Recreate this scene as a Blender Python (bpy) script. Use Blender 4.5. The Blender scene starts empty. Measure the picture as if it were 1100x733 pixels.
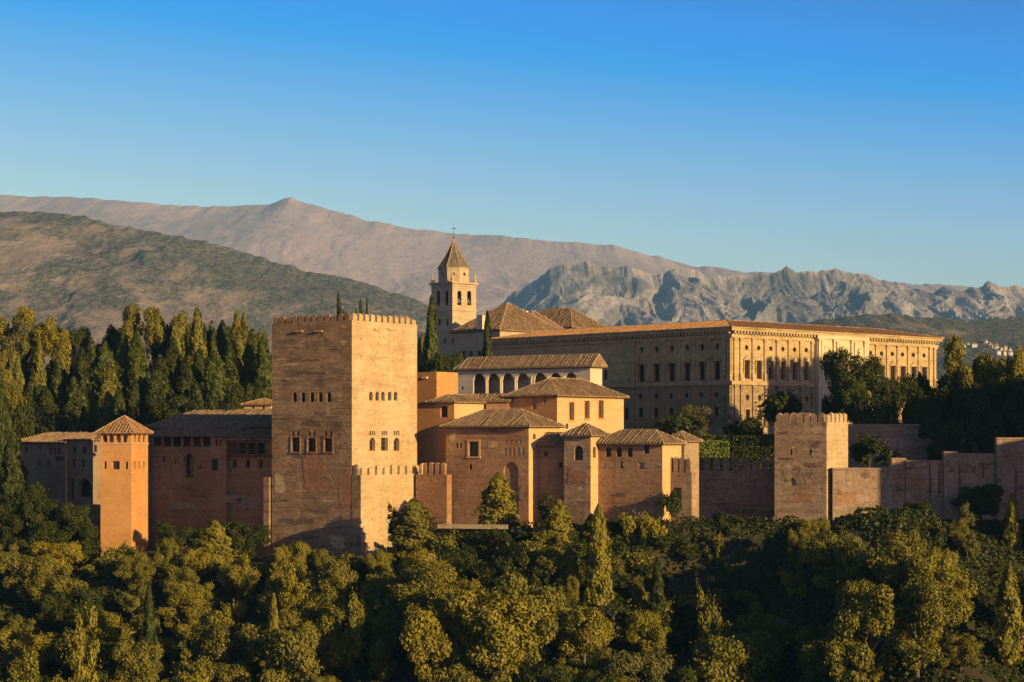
import bpy, math, random
import numpy as np
from mathutils import Vector, Matrix, noise as mnoise

# ------------------------------------------------------------------ camera, sky, sun
S = bpy.context.scene
COL = S.collection
F = 2200.0; CX = 550.0; HY = 470.0          # focal length and horizon of the 1100 px wide photograph
cam = bpy.data.cameras.new('camera'); camo = bpy.data.objects.new('camera', cam); COL.objects.link(camo)
camo.location = (0, 0, 0); camo.rotation_euler = (math.pi / 2, 0, 0)
cam.sensor_width = 36; cam.lens = 72; cam.shift_y = (HY - 366.5) / 1100.0
cam.clip_start = 1; cam.clip_end = 90000
S.camera = camo

SUN_EL = math.radians(13.0)
SUN_H = Vector((0.725, -0.689, 0)).normalized()
SUN_V = Vector((SUN_H.x * math.cos(SUN_EL), SUN_H.y * math.cos(SUN_EL), math.sin(SUN_EL)))
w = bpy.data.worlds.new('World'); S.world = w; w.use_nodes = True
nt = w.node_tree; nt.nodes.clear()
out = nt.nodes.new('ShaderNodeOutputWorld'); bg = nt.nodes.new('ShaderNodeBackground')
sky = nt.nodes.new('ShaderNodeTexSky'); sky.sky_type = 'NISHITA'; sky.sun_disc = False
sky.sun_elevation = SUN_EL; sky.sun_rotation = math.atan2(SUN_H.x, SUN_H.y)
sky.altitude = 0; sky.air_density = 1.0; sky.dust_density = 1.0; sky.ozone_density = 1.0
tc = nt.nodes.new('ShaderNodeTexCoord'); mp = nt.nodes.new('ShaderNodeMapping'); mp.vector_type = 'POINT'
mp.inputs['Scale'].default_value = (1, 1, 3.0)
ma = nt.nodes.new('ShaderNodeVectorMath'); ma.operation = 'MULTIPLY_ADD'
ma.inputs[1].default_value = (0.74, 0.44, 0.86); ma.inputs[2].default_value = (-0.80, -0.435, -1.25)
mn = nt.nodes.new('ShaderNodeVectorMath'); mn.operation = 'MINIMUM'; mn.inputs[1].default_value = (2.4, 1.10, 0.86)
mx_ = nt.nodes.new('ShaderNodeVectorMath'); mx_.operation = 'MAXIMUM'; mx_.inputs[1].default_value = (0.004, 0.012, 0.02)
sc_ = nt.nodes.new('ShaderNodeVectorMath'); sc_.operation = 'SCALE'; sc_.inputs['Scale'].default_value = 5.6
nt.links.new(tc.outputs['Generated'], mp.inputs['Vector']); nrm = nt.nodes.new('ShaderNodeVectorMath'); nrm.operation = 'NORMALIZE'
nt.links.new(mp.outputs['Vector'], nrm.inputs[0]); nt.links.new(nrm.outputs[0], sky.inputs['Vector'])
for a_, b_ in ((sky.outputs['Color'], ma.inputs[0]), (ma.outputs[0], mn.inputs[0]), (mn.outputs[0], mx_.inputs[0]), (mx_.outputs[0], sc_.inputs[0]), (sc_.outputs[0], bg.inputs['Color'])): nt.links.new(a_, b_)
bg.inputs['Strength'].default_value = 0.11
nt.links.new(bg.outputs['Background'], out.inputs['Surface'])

sun = bpy.data.lights.new('sun', 'SUN'); suno = bpy.data.objects.new('sun', sun); COL.objects.link(suno)
sun.energy = 5.0; sun.angle = math.radians(0.5); sun.color = (1.0, 0.71, 0.285)
suno.rotation_euler = (-SUN_V).to_track_quat('-Z', 'Y').to_euler(); suno.location = (200, -200, 200)

S.view_settings.view_transform = 'Standard'; S.view_settings.look = 'None'
S.view_settings.exposure = 1.08; S.view_settings.gamma = 1.0; S.view_settings.use_curve_mapping = False
S.render.engine = 'CYCLES'
S.cycles.use_denoising = True
S.cycles.max_bounces = 6; S.cycles.diffuse_bounces = 3; S.cycles.volume_bounces = 0
S.cycles.transparent_max_bounces = 4

random.seed(7); RNG = np.random.default_rng(11)

# ------------------------------------------------------------------ node helpers
def new_mat(name):
    m = bpy.data.materials.new(name); m.use_nodes = True
    m.node_tree.nodes.clear()
    return m, m.node_tree

def nd(t, kind, **kw):
    n = t.nodes.new(kind)
    for k, v in kw.items():
        if k.startswith('_'): setattr(n, k[1:], v)
        else:
            key = k.replace('__', ' ')
            s = n.inputs[int(key[1:])] if key[0] == 'i' and key[1:].isdigit() else n.inputs[key]
            if hasattr(v, 'is_output') or isinstance(v, bpy.types.NodeSocket): t.links.new(v, s)
            else:
                if hasattr(s.default_value, '__len__') and hasattr(v, '__len__') and len(s.default_value) == 4 and len(v) == 3: v = (*v, 1)
                s.default_value = v
    return n

def mixc(t, fac, a, b, blend='MIX'):
    n = t.nodes.new('ShaderNodeMix'); n.data_type = 'RGBA'; n.blend_type = blend
    for s, v in ((n.inputs[0], fac), (n.inputs[6], a), (n.inputs[7], b)):
        if isinstance(v, bpy.types.NodeSocket): t.links.new(v, s)
        else:
            if hasattr(v, '__len__') and len(v) == 3: v = (*v, 1)
            s.default_value = v
    return n.outputs[2]

def ramp(t, fac, p0, p1, v0=0.0, v1=1.0):
    n = nd(t, 'ShaderNodeMapRange', Value=fac, From__Min=p0, From__Max=p1, To__Min=v0, To__Max=v1)
    n.interpolation_type = 'SMOOTHSTEP'
    return n.outputs[0]

def noise_tex(t, vec, scale, detail=5, rough=0.6):
    return nd(t, 'ShaderNodeTexNoise', Vector=vec, Scale=scale, Detail=detail, Roughness=rough).outputs['Fac']

def scaled(t, vec, s):
    return nd(t, 'ShaderNodeVectorMath', _operation='MULTIPLY', i0=vec, i1=s).outputs[0]

def finish(t, col, rough=0.9, height=None, bump=0.3, dist=0.1, spec=0.15):
    p = nd(t, 'ShaderNodeBsdfPrincipled', Roughness=rough)
    p.inputs['Specular IOR Level'].default_value = spec
    if isinstance(col, bpy.types.NodeSocket): t.links.new(col, p.inputs['Base Color'])
    else: p.inputs['Base Color'].default_value = (*col, 1)
    if height is not None:
        b = nd(t, 'ShaderNodeBump', Strength=bump, Distance=dist, Height=height)
        t.links.new(b.outputs[0], p.inputs['Normal'])
    o = nd(t, 'ShaderNodeOutputMaterial'); t.links.new(p.outputs[0], o.inputs['Surface'])

def wall_mat(name, c1, c2, cband, cstain, band=0.5, stain=0.5, course=0.35, bw=0.9, bh=0.45, fine=0.35, bump=0.6, holes=False):
    """old masonry: blotchy base colour, horizontal lifts, weathered streaks, faint courses"""
    m, t = new_mat(name)
    pos = nd(t, 'ShaderNodeNewGeometry').outputs['Position']
    uv = nd(t, 'ShaderNodeTexCoord').outputs['UV']
    big = noise_tex(t, pos, 0.16, 6, 0.65)
    c = mixc(t, ramp(t, big, 0.40, 0.60), c1, c2)
    bnd = noise_tex(t, scaled(t, pos, (0.07, 0.07, 1.1)), 1.0, 6, 0.7)
    c = mixc(t, ramp(t, bnd, 0.48, 0.62, 0, band), c, cband)
    bnd2 = noise_tex(t, scaled(t, pos, (0.14, 0.14, 1.7)), 1.0, 6, 0.75)
    c = mixc(t, ramp(t, bnd2, 0.52, 0.66, 0, band * 0.8), c, cstain)
    blot = noise_tex(t, scaled(t, pos, (0.20, 0.20, 0.34)), 1.0, 9, 0.8)
    c = mixc(t, ramp(t, blot, 0.53, 0.61, 0, stain), c, cstain)
    lite = noise_tex(t, scaled(t, pos, (0.3, 0.3, 0.55)), 1.3, 8, 0.8)
    c = mixc(t, ramp(t, lite, 0.55, 0.63, 0, stain * 0.9), c, tuple(min(1, q * 1.45) for q in c2))
    vert = noise_tex(t, scaled(t, pos, (0.9, 0.9, 0.07)), 1.0, 5, 0.6)
    c = mixc(t, ramp(t, vert, 0.56, 0.72, 0, stain * 0.6), c, cstain)
    wob = nd(t, 'ShaderNodeTexNoise', Vector=pos, Scale=0.5, Detail=3.0).outputs['Color']
    uvw = nd(t, 'ShaderNodeVectorMath', _operation='ADD', i0=uv, i1=scaled(t, wob, (0.5, 0.5, 0))).outputs[0]
    br = nd(t, 'ShaderNodeTexBrick', Vector=uvw, Scale=1.0, Color1=(1, 1, 1), Color2=(0.72, 0.72, 0.72), Mortar=(0.5, 0.5, 0.5))
    br.inputs['Brick Width'].default_value = bw; br.inputs['Row Height'].default_value = bh
    br.inputs['Mortar Size'].default_value = 0.035
    c = mixc(t, nd(t, 'ShaderNodeMath', _operation='MULTIPLY', i0=ramp(t, blot, 0.40, 0.60, 0.2, 1.0), i1=course * 0.8).outputs[0], c, br.outputs['Color'], 'MULTIPLY')
    fn = noise_tex(t, pos, 1.5, 9, 0.82)
    fv = ramp(t, fn, 0.25, 0.75, 1 - fine, 1 + fine * 0.5)
    c = mixc(t, 1.0, c, nd(t, 'ShaderNodeCombineColor', Red=fv, Green=fv, Blue=fv).outputs[0], 'MULTIPLY')
    if holes:
        vo = nd(t, 'ShaderNodeTexVoronoi', Vector=scaled(t, uv, (0.45, 0.55, 1)), Scale=1.0, Randomness=0.75); vo.voronoi_dimensions = '2D'
        c = mixc(t, ramp(t, vo.outputs['Distance'], 0.09, 0.03, 0, 0.55), c, (0.05, 0.035, 0.025))
    h = nd(t, 'ShaderNodeMath', _operation='ADD', i0=fn, i1=nd(t, 'ShaderNodeMath', _operation='MULTIPLY', i0=bnd2, i1=0.9).outputs[0]).outputs[0]
    h = nd(t, 'ShaderNodeMath', _operation='ADD', i0=h, i1=nd(t, 'ShaderNodeMath', _operation='MULTIPLY', i0=blot, i1=1.2).outputs[0]).outputs[0]
    finish(t, c, 0.92, h, bump, 0.45)
    return m

def roof_mat(name, c1, c2, c3):
    """barrel tiles: ribs down the slope, mottled"""
    m, t = new_mat(name)
    uv = nd(t, 'ShaderNodeTexCoord').outputs['UV']
    pos = nd(t, 'ShaderNodeNewGeometry').outputs['Position']
    rows = nd(t, 'ShaderNodeTexWave', _wave_type='BANDS', _bands_direction='Y', Vector=uv, Scale=0.62, Distortion=1.5)
    n1 = noise_tex(t, pos, 0.35, 7, 0.75); n2 = noise_tex(t, pos, 1.6, 7, 0.9)
    vt = nd(t, 'ShaderNodeTexVoronoi', Vector=scaled(t, uv, (3.0, 2.2, 1)), Scale=1.0); vt.voronoi_dimensions = '2D'
    tv = nd(t, 'ShaderNodeSeparateColor', Color=vt.outputs['Color']).outputs[0]
    c = mixc(t, ramp(t, n1, 0.38, 0.62), c1, c2)
    c = mixc(t, ramp(t, n2, 0.46, 0.62, 0, 0.8), c, c3)
    c = mixc(t, ramp(t, tv, 0.70, 0.95, 0, 0.4), c, (0.40, 0.28, 0.17))
    c = mixc(t, ramp(t, tv, 0.35, 0.08, 0, 0.6), c, (0.11, 0.07, 0.045))
    h = nd(t, 'ShaderNodeMath', _operation='ADD', i0=n2, i1=nd(t, 'ShaderNodeMath', _operation='MULTIPLY', i0=rows.outputs['Fac'], i1=0.4).outputs[0]).outputs[0]
    finish(t, c, 0.9, h, 0.9, 0.16)
    return m

def plain_mat(name, c, var=0.25, scale=2.0, rough=0.8, spec=0.2):
    m, t = new_mat(name)
    pos = nd(t, 'ShaderNodeNewGeometry').outputs['Position']
    n = noise_tex(t, pos, scale, 5, 0.65)
    f = ramp(t, n, 0.25, 0.75, 1 - var, 1 + var)
    col = mixc(t, 1.0, c, nd(t, 'ShaderNodeCombineColor', Red=f, Green=f, Blue=f).outputs[0], 'MULTIPLY')
    finish(t, col, rough, n, 0.2, 0.05, spec)
    return m

def leaf_mat(name, c1, c2, c3, trans=0.12):
    m, t = new_mat(name)
    at = nd(t, 'ShaderNodeAttribute'); at.attribute_name = 'tint'
    oi = nd(t, 'ShaderNodeObjectInfo').outputs['Random']
    c = mixc(t, at.outputs['Fac'], c1, c2)
    c = mixc(t, ramp(t, oi, 0.2, 1.0, 0, 0.7), c, c3)
    c = mixc(t, ramp(t, at.outputs['Fac'], 0.74, 0.95, 0, 0.45), c, tuple(min(1, 0.55 * q + 0.09) for q in c2))
    d = nd(t, 'ShaderNodeBsdfPrincipled', Roughness=0.5)
    t.links.new(c, d.inputs['Base Color']); d.inputs['Specular IOR Level'].default_value = 0.12
    tr = nd(t, 'ShaderNodeBsdfTranslucent', Color=c)
    mx = nd(t, 'ShaderNodeMixShader', i0=trans, i1=d.outputs[0], i2=tr.outputs[0])
    o = nd(t, 'ShaderNodeOutputMaterial'); t.links.new(mx.outputs[0], o.inputs['Surface'])
    return m

M = {}
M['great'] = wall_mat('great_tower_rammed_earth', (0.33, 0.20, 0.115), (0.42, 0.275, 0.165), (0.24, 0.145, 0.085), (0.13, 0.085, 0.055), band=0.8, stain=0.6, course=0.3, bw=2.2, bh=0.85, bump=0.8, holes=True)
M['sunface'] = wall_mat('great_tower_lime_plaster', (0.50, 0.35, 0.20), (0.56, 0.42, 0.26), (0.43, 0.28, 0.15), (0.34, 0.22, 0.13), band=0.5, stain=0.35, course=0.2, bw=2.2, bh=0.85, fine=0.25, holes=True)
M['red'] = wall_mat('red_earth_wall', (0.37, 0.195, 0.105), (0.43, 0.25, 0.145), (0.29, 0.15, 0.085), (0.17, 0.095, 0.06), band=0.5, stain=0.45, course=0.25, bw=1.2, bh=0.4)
M['rampart'] = wall_mat('rampart_rubble', (0.35, 0.22, 0.15), (0.43, 0.30, 0.21), (0.28, 0.18, 0.115), (0.15, 0.10, 0.07), band=0.6, stain=0.75, course=0.4, bw=0.7, bh=0.35)
M['pale'] = wall_mat('pale_patched_masonry', (0.41, 0.29, 0.20), (0.37, 0.25, 0.165), (0.34, 0.24, 0.17), (0.24, 0.17, 0.12), band=0.4, stain=0.5, course=0.35, bw=0.8, bh=0.35)
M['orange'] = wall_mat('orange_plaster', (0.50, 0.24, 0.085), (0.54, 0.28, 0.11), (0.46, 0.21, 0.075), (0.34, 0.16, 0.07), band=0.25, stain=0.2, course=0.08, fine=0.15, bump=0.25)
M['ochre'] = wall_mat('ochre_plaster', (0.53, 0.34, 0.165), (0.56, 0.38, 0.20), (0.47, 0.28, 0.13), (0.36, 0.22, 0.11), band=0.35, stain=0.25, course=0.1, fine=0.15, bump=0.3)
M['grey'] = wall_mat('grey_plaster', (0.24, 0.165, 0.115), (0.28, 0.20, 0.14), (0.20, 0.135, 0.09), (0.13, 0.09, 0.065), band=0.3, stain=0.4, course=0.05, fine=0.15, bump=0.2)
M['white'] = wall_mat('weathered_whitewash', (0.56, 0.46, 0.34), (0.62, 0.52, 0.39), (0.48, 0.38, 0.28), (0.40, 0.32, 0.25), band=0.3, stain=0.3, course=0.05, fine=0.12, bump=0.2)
M['church'] = wall_mat('church_brick', (0.46, 0.35, 0.225), (0.52, 0.41, 0.27), (0.40, 0.29, 0.18), (0.28, 0.20, 0.13), band=0.4, stain=0.3, course=0.3, bw=0.8, bh=0.35, fine=0.2)
M['palace'] = wall_mat('palace_sandstone', (0.47, 0.33, 0.17), (0.53, 0.39, 0.215), (0.39, 0.26, 0.13), (0.23, 0.155, 0.09), band=0.4, stain=0.6, course=0.2, bw=1.6, bh=0.6, fine=0.3)
M['rustic'] = wall_mat('palace_rusticated_stone', (0.44, 0.30, 0.17), (0.48, 0.34, 0.19), (0.36, 0.235, 0.12), (0.22, 0.15, 0.085), band=0.4, stain=0.6, course=0.75, bw=1.5, bh=0.75, fine=0.3, bump=1.0)
M['marble'] = wall_mat('palace_marble', (0.54, 0.42, 0.26), (0.60, 0.49, 0.33), (0.48, 0.36, 0.21), (0.38, 0.29, 0.19), band=0.2, stain=0.3, course=0.1, fine=0.15, bump=0.2)
M['brickpatch'] = wall_mat('brick_repair', (0.36, 0.175, 0.10), (0.40, 0.215, 0.125), (0.28, 0.14, 0.08), (0.20, 0.10, 0.07), band=0.4, stain=0.3, course=0.5, bw=0.6, bh=0.22)
M['darkpatch'] = wall_mat('sooty_weathering', (0.17, 0.115, 0.075), (0.22, 0.15, 0.10), (0.12, 0.08, 0.055), (0.10, 0.07, 0.05), band=0.6, stain=0.5, course=0.3, bw=2.2, bh=0.85)
M['tile'] = roof_mat('terracotta_tiles', (0.30, 0.155, 0.075), (0.36, 0.20, 0.10), (0.20, 0.115, 0.065))
M['oldtile'] = roof_mat('weathered_brown_tiles', (0.235, 0.15, 0.09), (0.285, 0.19, 0.115), (0.15, 0.10, 0.064))
M['palacetile'] = roof_mat('palace_roof_tiles', (0.34, 0.17, 0.075), (0.38, 0.20, 0.09), (0.27, 0.13, 0.06))
M['slate'] = roof_mat('dark_spire_tiles', (0.13, 0.11, 0.10), (0.17, 0.14, 0.12), (0.09, 0.08, 0.07))
M['cap'] = plain_mat('ridge_tiles', (0.42, 0.29, 0.18))
M['wood'] = plain_mat('dark_timber', (0.10, 0.055, 0.032))
M['palewood'] = plain_mat('pale_timber', (0.42, 0.32, 0.22))
M['pane'] = plain_mat('dark_window_glass', (0.018, 0.016, 0.015), rough=0.25, spec=0.4)
M['void'] = plain_mat('painted_dark_interior', (0.03, 0.022, 0.018))  # near-black colour standing in for the shade inside the belfry
M['iron'] = plain_mat('wrought_iron', (0.04, 0.04, 0.045), rough=0.5)
M['bronze'] = plain_mat('bell_bronze', (0.14, 0.12, 0.07), rough=0.5)
M['bark'] = plain_mat('tree_bark', (0.11, 0.08, 0.055), scale=4)
M['path'] = plain_mat('garden_stone', (0.30, 0.23, 0.16))
M['villagewhite'] = plain_mat('village_white', (0.5, 0.47, 0.43), var=0.05)
M['leaf_olive'] = leaf_mat('leaves_olive', (0.122, 0.112, 0.017), (0.185, 0.160, 0.026), (0.145, 0.135, 0.021))
M['leaf_yellow'] = leaf_mat('leaves_yellow_green', (0.175, 0.150, 0.016), (0.235, 0.192, 0.022), (0.185, 0.170, 0.019))
M['leaf_grey'] = leaf_mat('leaves_grey_green', (0.110, 0.104, 0.030), (0.150, 0.138, 0.042), (0.120, 0.112, 0.028))
M['leaf_dark'] = leaf_mat('leaves_dark_green', (0.032, 0.042, 0.007), (0.054, 0.064, 0.010), (0.040, 0.045, 0.008))
M['leaf_gold'] = leaf_mat('leaves_turning_gold', (0.220, 0.179, 0.015), (0.280, 0.226, 0.020), (0.220, 0.189, 0.018))
M['leaf_cypress'] = leaf_mat('leaves_cypress', (0.050, 0.065, 0.010), (0.080, 0.095, 0.013), (0.065, 0.074, 0.011), 0.12)
M['hedge_lime'] = leaf_mat('leaves_hedge', (0.13, 0.17, 0.02), (0.18, 0.22, 0.03), (0.15, 0.18, 0.03))

# ------------------------------------------------------------------ geometry helpers
def V(*a): return Vector(a)
def at(px, py, Y): return Vector(((px - CX) / F * Y, Y, (HY - py) / F * Y))
def zpx(py, Y): return (HY - py) / F * Y
def px_of(p): return CX + F * p.x / p.y
def py_of(p): return HY - F * p.z / p.y
Z = Vector((0, 0, 1))

class MB:
    """collects polygons with metre UVs, links them as one mesh object"""
    def __init__(s): s.v = []; s.f = []; s.uv = []
    def poly(s, pts, n=None, uv=None):
        pts = [Vector(p) for p in pts]
        if n is not None:
            nn = Vector((0, 0, 0))
            for i in range(1, len(pts) - 1): nn += (pts[i] - pts[0]).cross(pts[i + 1] - pts[0])
            if nn.dot(n) < 0:
                pts = pts[::-1]
                if uv: uv = uv[::-1]
        if uv is None:
            e = None
            for i in range(1, len(pts)):
                if (pts[i] - pts[0]).length > 1e-6: e = (pts[i] - pts[0]); break
            nn = Vector((0, 0, 0))
            for i in range(1, len(pts) - 1): nn += (pts[i] - pts[0]).cross(pts[i + 1] - pts[0])
            nn = nn.normalized() if nn.length > 0 else Z
            h = Z.cross(nn)
            h = h.normalized() if h.length > 0.05 else Vector((1, 0, 0))
            g = nn.cross(h)
            uv = [(p.dot(h), p.dot(g)) for p in pts]
        b = len(s.v); s.v += pts; s.f.append(tuple(range(b, b + len(pts)))); s.uv += uv
    def box(s, o, U, W, H, u0, u1, w0, w1, h0, h1):
        c = {}
        for i, u in enumerate((u0, u1)):
            for j, ww in enumerate((w0, w1)):
                for k, h in enumerate((h0, h1)): c[i, j, k] = o + U * u + W * ww + H * h
        ctr = sum(c.values(), Vector((0, 0, 0))) / 8
        for q in (((0,0,0),(1,0,0),(1,1,0),(0,1,0)), ((0,0,1),(1,0,1),(1,1,1),(0,1,1)), ((0,0,0),(1,0,0),(1,0,1),(0,0,1)),
                  ((0,1,0),(1,1,0),(1,1,1),(0,1,1)), ((0,0,0),(0,1,0),(0,1,1),(0,0,1)), ((1,0,0),(1,1,0),(1,1,1),(1,0,1))):
            pts = [c[k] for k in q]; s.poly(pts, sum(pts, Vector((0, 0, 0))) / 4 - ctr)
    def tube(s, p0, p1, r0, r1=None, n=8):
        r1 = r0 if r1 is None else r1
        p0 = Vector(p0); p1 = Vector(p1); d = (p1 - p0).normalized()
        a = d.cross(Z) if abs(d.z) < 0.95 else d.cross(Vector((1, 0, 0)))
        a.normalize(); b = d.cross(a)
        A = [p0 + (a * math.cos(2*math.pi*i/n) + b * math.sin(2*math.pi*i/n)) * r0 for i in range(n)]
        B = [p1 + (a * math.cos(2*math.pi*i/n) + b * math.sin(2*math.pi*i/n)) * r1 for i in range(n)]
        for i in range(n):
            j = (i + 1) % n; s.poly([A[i], A[j], B[j], B[i]])
        s.poly(A); s.poly(B)
    def ring(s, c, prof, n, rot=0.0):
        """lathe of (radius, z) profile with n sides"""
        rows = [[c + Vector((r * math.cos(2*math.pi*i/n + rot), r * math.sin(2*math.pi*i/n + rot), z)) for i in range(n)] for r, z in prof]
        for a, b in zip(rows, rows[1:]):
            for i in range(n):
                j = (i + 1) % n; q = [a[i], a[j], b[j], b[i]]
                m = sum(q, Vector((0, 0, 0))) / 4 - c; m.z = 0.01
                s.poly(q, m)
    def build(s, name, mat, parent=None, org=None, smooth=False):
        me = bpy.data.meshes.new(name)
        off = org if org is not None else Vector((0, 0, 0))
        me.from_pydata([tuple(p - off) for p in s.v], [], s.f)
        ul = me.uv_layers.new(name='UVMap')
        ul.data.foreach_set('uv', np.array(s.uv, dtype=np.float32).ravel())
        me.materials.append(M[mat] if isinstance(mat, str) else mat)
        if smooth: me.polygons.foreach_set('use_smooth', [True] * len(me.polygons))
        o = bpy.data.objects.new(name, me); COL.objects.link(o)
        if parent is not None: o.parent = parent
        elif org is not None: o.location = org
        return o

def tag(o, label, cat, group=None):
    o['label'] = label; o['category'] = cat
    if group: o['group'] = group
    return o
def thing(name, label, cat, loc, group=None):
    o = bpy.data.objects.new(name, None); COL.objects.link(o); o.empty_display_size = 0.5
    o.location = loc
    return tag(o, label, cat, group)
def structure(o): o['kind'] = 'structure'; return o

class Fr:
    """building frame: corner seen nearest, u runs left along the shaded face, v runs right-back along the sunlit face"""
    def __init__(s, px, Y, deg):
        s.o = Vector(((px - CX) / F * Y, Y, 0)); a = math.radians(deg)
        s.L = Vector((-math.cos(a), math.sin(a), 0)); s.R = Vector((math.sin(a), math.cos(a), 0))
    def pt(s, u, v, z=0): return s.o + s.L * u + s.R * v + Z * z
    def u(s, px, v=0.0):
        k = (px - CX) / F; o = s.o + s.R * v
        return (k * o.y - o.x) / (s.L.x - k * s.L.y)
    def v(s, px, u=0.0):
        k = (px - CX) / F; o = s.o + s.L * u
        return (k * o.y - o.x) / (s.R.x - k * s.R.y)
    def opN(s, px, wpx, yt, yb, kind='rect', v=0.0, **kw):
        a = s.u(px + wpx / 2, v); b = s.u(px - wpx / 2, v); Y = s.pt((a + b) / 2, v).y
        return dict(s0=a, s1=b, z0=zpx(yb, Y), z1=zpx(yt, Y), kind=kind, **kw)
    def opW(s, px, wpx, yt, yb, kind='rect', u=0.0, **kw):
        a = s.v(px - wpx / 2, u); b = s.v(px + wpx / 2, u); Y = s.pt(u, (a + b) / 2).y
        return dict(s0=a, s1=b, z0=zpx(yb, Y), z1=zpx(yt, Y), kind=kind, **kw)

def outline(o, n=10):
    s0, s1, z0, z1 = o['s0'], o['s1'], o['z0'], o['z1']; r = (s1 - s0) / 2; c = (s0 + s1) / 2
    if o['kind'] == 'arch':
        zs = max(z1 - r, z0 + 0.02); rz = z1 - zs
        return [(s0, z0), (s1, z0)] + [(c + r * math.cos(math.pi * i / n), zs + rz * math.sin(math.pi * i / n)) for i in range(n + 1)]
    if o['kind'] == 'round':
        zc = (z0 + z1) / 2; rz = (z1 - z0) / 2
        return [(c + r * math.cos(2 * math.pi * i / 16), zc + rz * math.sin(2 * math.pi * i / 16)) for i in range(16)]
    return [(s0, z0), (s1, z0), (s1, z1), (s0, z1)]

def wall(mb, o, U, N, s0, s1, z0, z1, ops=(), depth=0.5):
    """upright wall sheet with true openings and their reveals; points are o + U*s + Z*z"""
    ops = [q for q in ops if q['s1'] > s0 and q['s0'] < s1]
    P = lambda s, z, d=0.0: o + U * s + Z * z - N * d
    xs = sorted({s0, s1, *[q['s0'] for q in ops], *[q['s1'] for q in ops]})
    zs = sorted({z0, z1, *[q['z0'] for q in ops], *[q['z1'] for q in ops]})
    for a, b in zip(xs, xs[1:]):
        run = None
        for c, d in list(zip(zs, zs[1:])) + [(None, None)]:
            solid = c is not None and not any(q['s0'] - 1e-6 <= a and b <= q['s1'] + 1e-6 and q['z0'] - 1e-6 <= c and d <= q['z1'] + 1e-6 for q in ops)
            if solid: run = (run[0], d) if run else (c, d)
            elif run:
                pts = [(a, run[0]), (b, run[0]), (b, run[1]), (a, run[1])]
                mb.poly([P(*p) for p in pts], N, [tuple(p) for p in pts]); run = None
    for q in ops:
        ol = outline(q); dd = q.get('depth', depth)
        for i in range(len(ol)):
            p, r = ol[i], ol[(i + 1) % len(ol)]
            mb.poly([P(*p), P(*r), P(*r, dd), P(*p, dd)])
        if q['kind'] in ('arch', 'round'):
            c = (q['s0'] + q['s1']) / 2
            corners = [(q['s1'], q['z1'], 1, 1), (q['s0'], q['z1'], -1, 1)]
            if q['kind'] == 'round': corners += [(q['s1'], q['z0'], 1, -1), (q['s0'], q['z0'], -1, -1)]
            arc = ol[2:] if q['kind'] == 'arch' else ol
            zc = (q['z0'] + q['z1']) / 2
            for cs, cz, sx, sz in corners:
                seg = [p for p in arc if (p[0] - c) * sx >= -1e-6 and (q['kind'] == 'arch' or (p[1] - zc) * sz >= -1e-6)]
                seg.sort(key=lambda p: p[0] * sx)
                for i in range(len(seg) - 1):
                    t = [(cs, cz), seg[i], seg[i + 1]]
                    mb.poly([P(*p) for p in t], N, [tuple(p) for p in t])

def window(parent, org, o, U, N, q, depth=0.5):
    """the joinery and glass that close one opening"""
    style = q.get('style', 'dark'); dd = q.get('depth', depth)
    if style == 'open': return
    P = lambda s, z, d=0.0: o + U * s + Z * z - N * d
    if q.get('trim'):
        tb = MB(); tw = q['trim']; O_ = o + U * ((q['s0'] + q['s1']) / 2); hw = (q['s1'] - q['s0']) / 2
        for sx in (-1, 1): tb.box(O_ + U * (sx * (hw + tw / 2)), U, N, Z, -tw / 2, tw / 2, 0.0, 0.09, q['z0'] - 0.1, q['z1'] + tw)
        tb.box(O_, U, N, Z, -hw, hw, 0.0, 0.085, q['z1'] + 0.02, q['z1'] + tw); tb.box(O_, U, N, Z, -hw - tw * 1.3, hw + tw * 1.3, 0.0, 0.16, q['z0'] - 0.28, q['z0'] - 0.02)
        tb.build('window_surround', q.get('tmat', 'pale'), parent, org)
    if style == 'blind':
        b = MB(); ol = outline(q)
        b.poly([P(*p, dd) for p in ol], N, [tuple(p) for p in ol]); b.build('blocked_window', q.get('mat', 'pale'), parent, org); return
    nm = 'oculus' if q['kind'] == 'round' else 'window'
    fr = MB(); ol = outline(q); w_ = q['s1'] - q['s0']; t = min(0.14, w_ * 0.1)
    c = ((q['s0'] + q['s1']) / 2, (q['z0'] + q['z1']) / 2)
    inner = [(c[0] + (p[0] - c[0]) * (1 - 2 * t / w_), c[1] + (p[1] - c[1]) * (1 - 2 * t / w_)) for p in ol]
    for i in range(len(ol)):
        j = (i + 1) % len(ol)
        fr.poly([P(*ol[i], dd - 0.10), P(*ol[j], dd - 0.10), P(*inner[j], dd - 0.10), P(*inner[i], dd - 0.10)], N)
        fr.poly([P(*inner[i], dd - 0.10), P(*inner[j], dd - 0.10), P(*inner[j], dd), P(*inner[i], dd)])
    if style == 'frame':
        h = q['z1'] - q['z0']
        fr.box(P(c[0], q['z0'], dd - 0.05), U, N, Z, -0.05, 0.05, -0.03, 0.04, t, h - t)
        for k in (0.4, 0.72): fr.box(P(q['s0'], q['z0'], dd - 0.05), U, N, Z, t, w_ - t, -0.02, 0.03, h * k, h * k + 0.08)
    f = fr.build(nm, q.get('mat', 'wood'), parent, org)
    pn = MB(); pn.poly([P(*p, dd - 0.01) for p in inner], N); pn.build('pane', 'pane', f, org)

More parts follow.
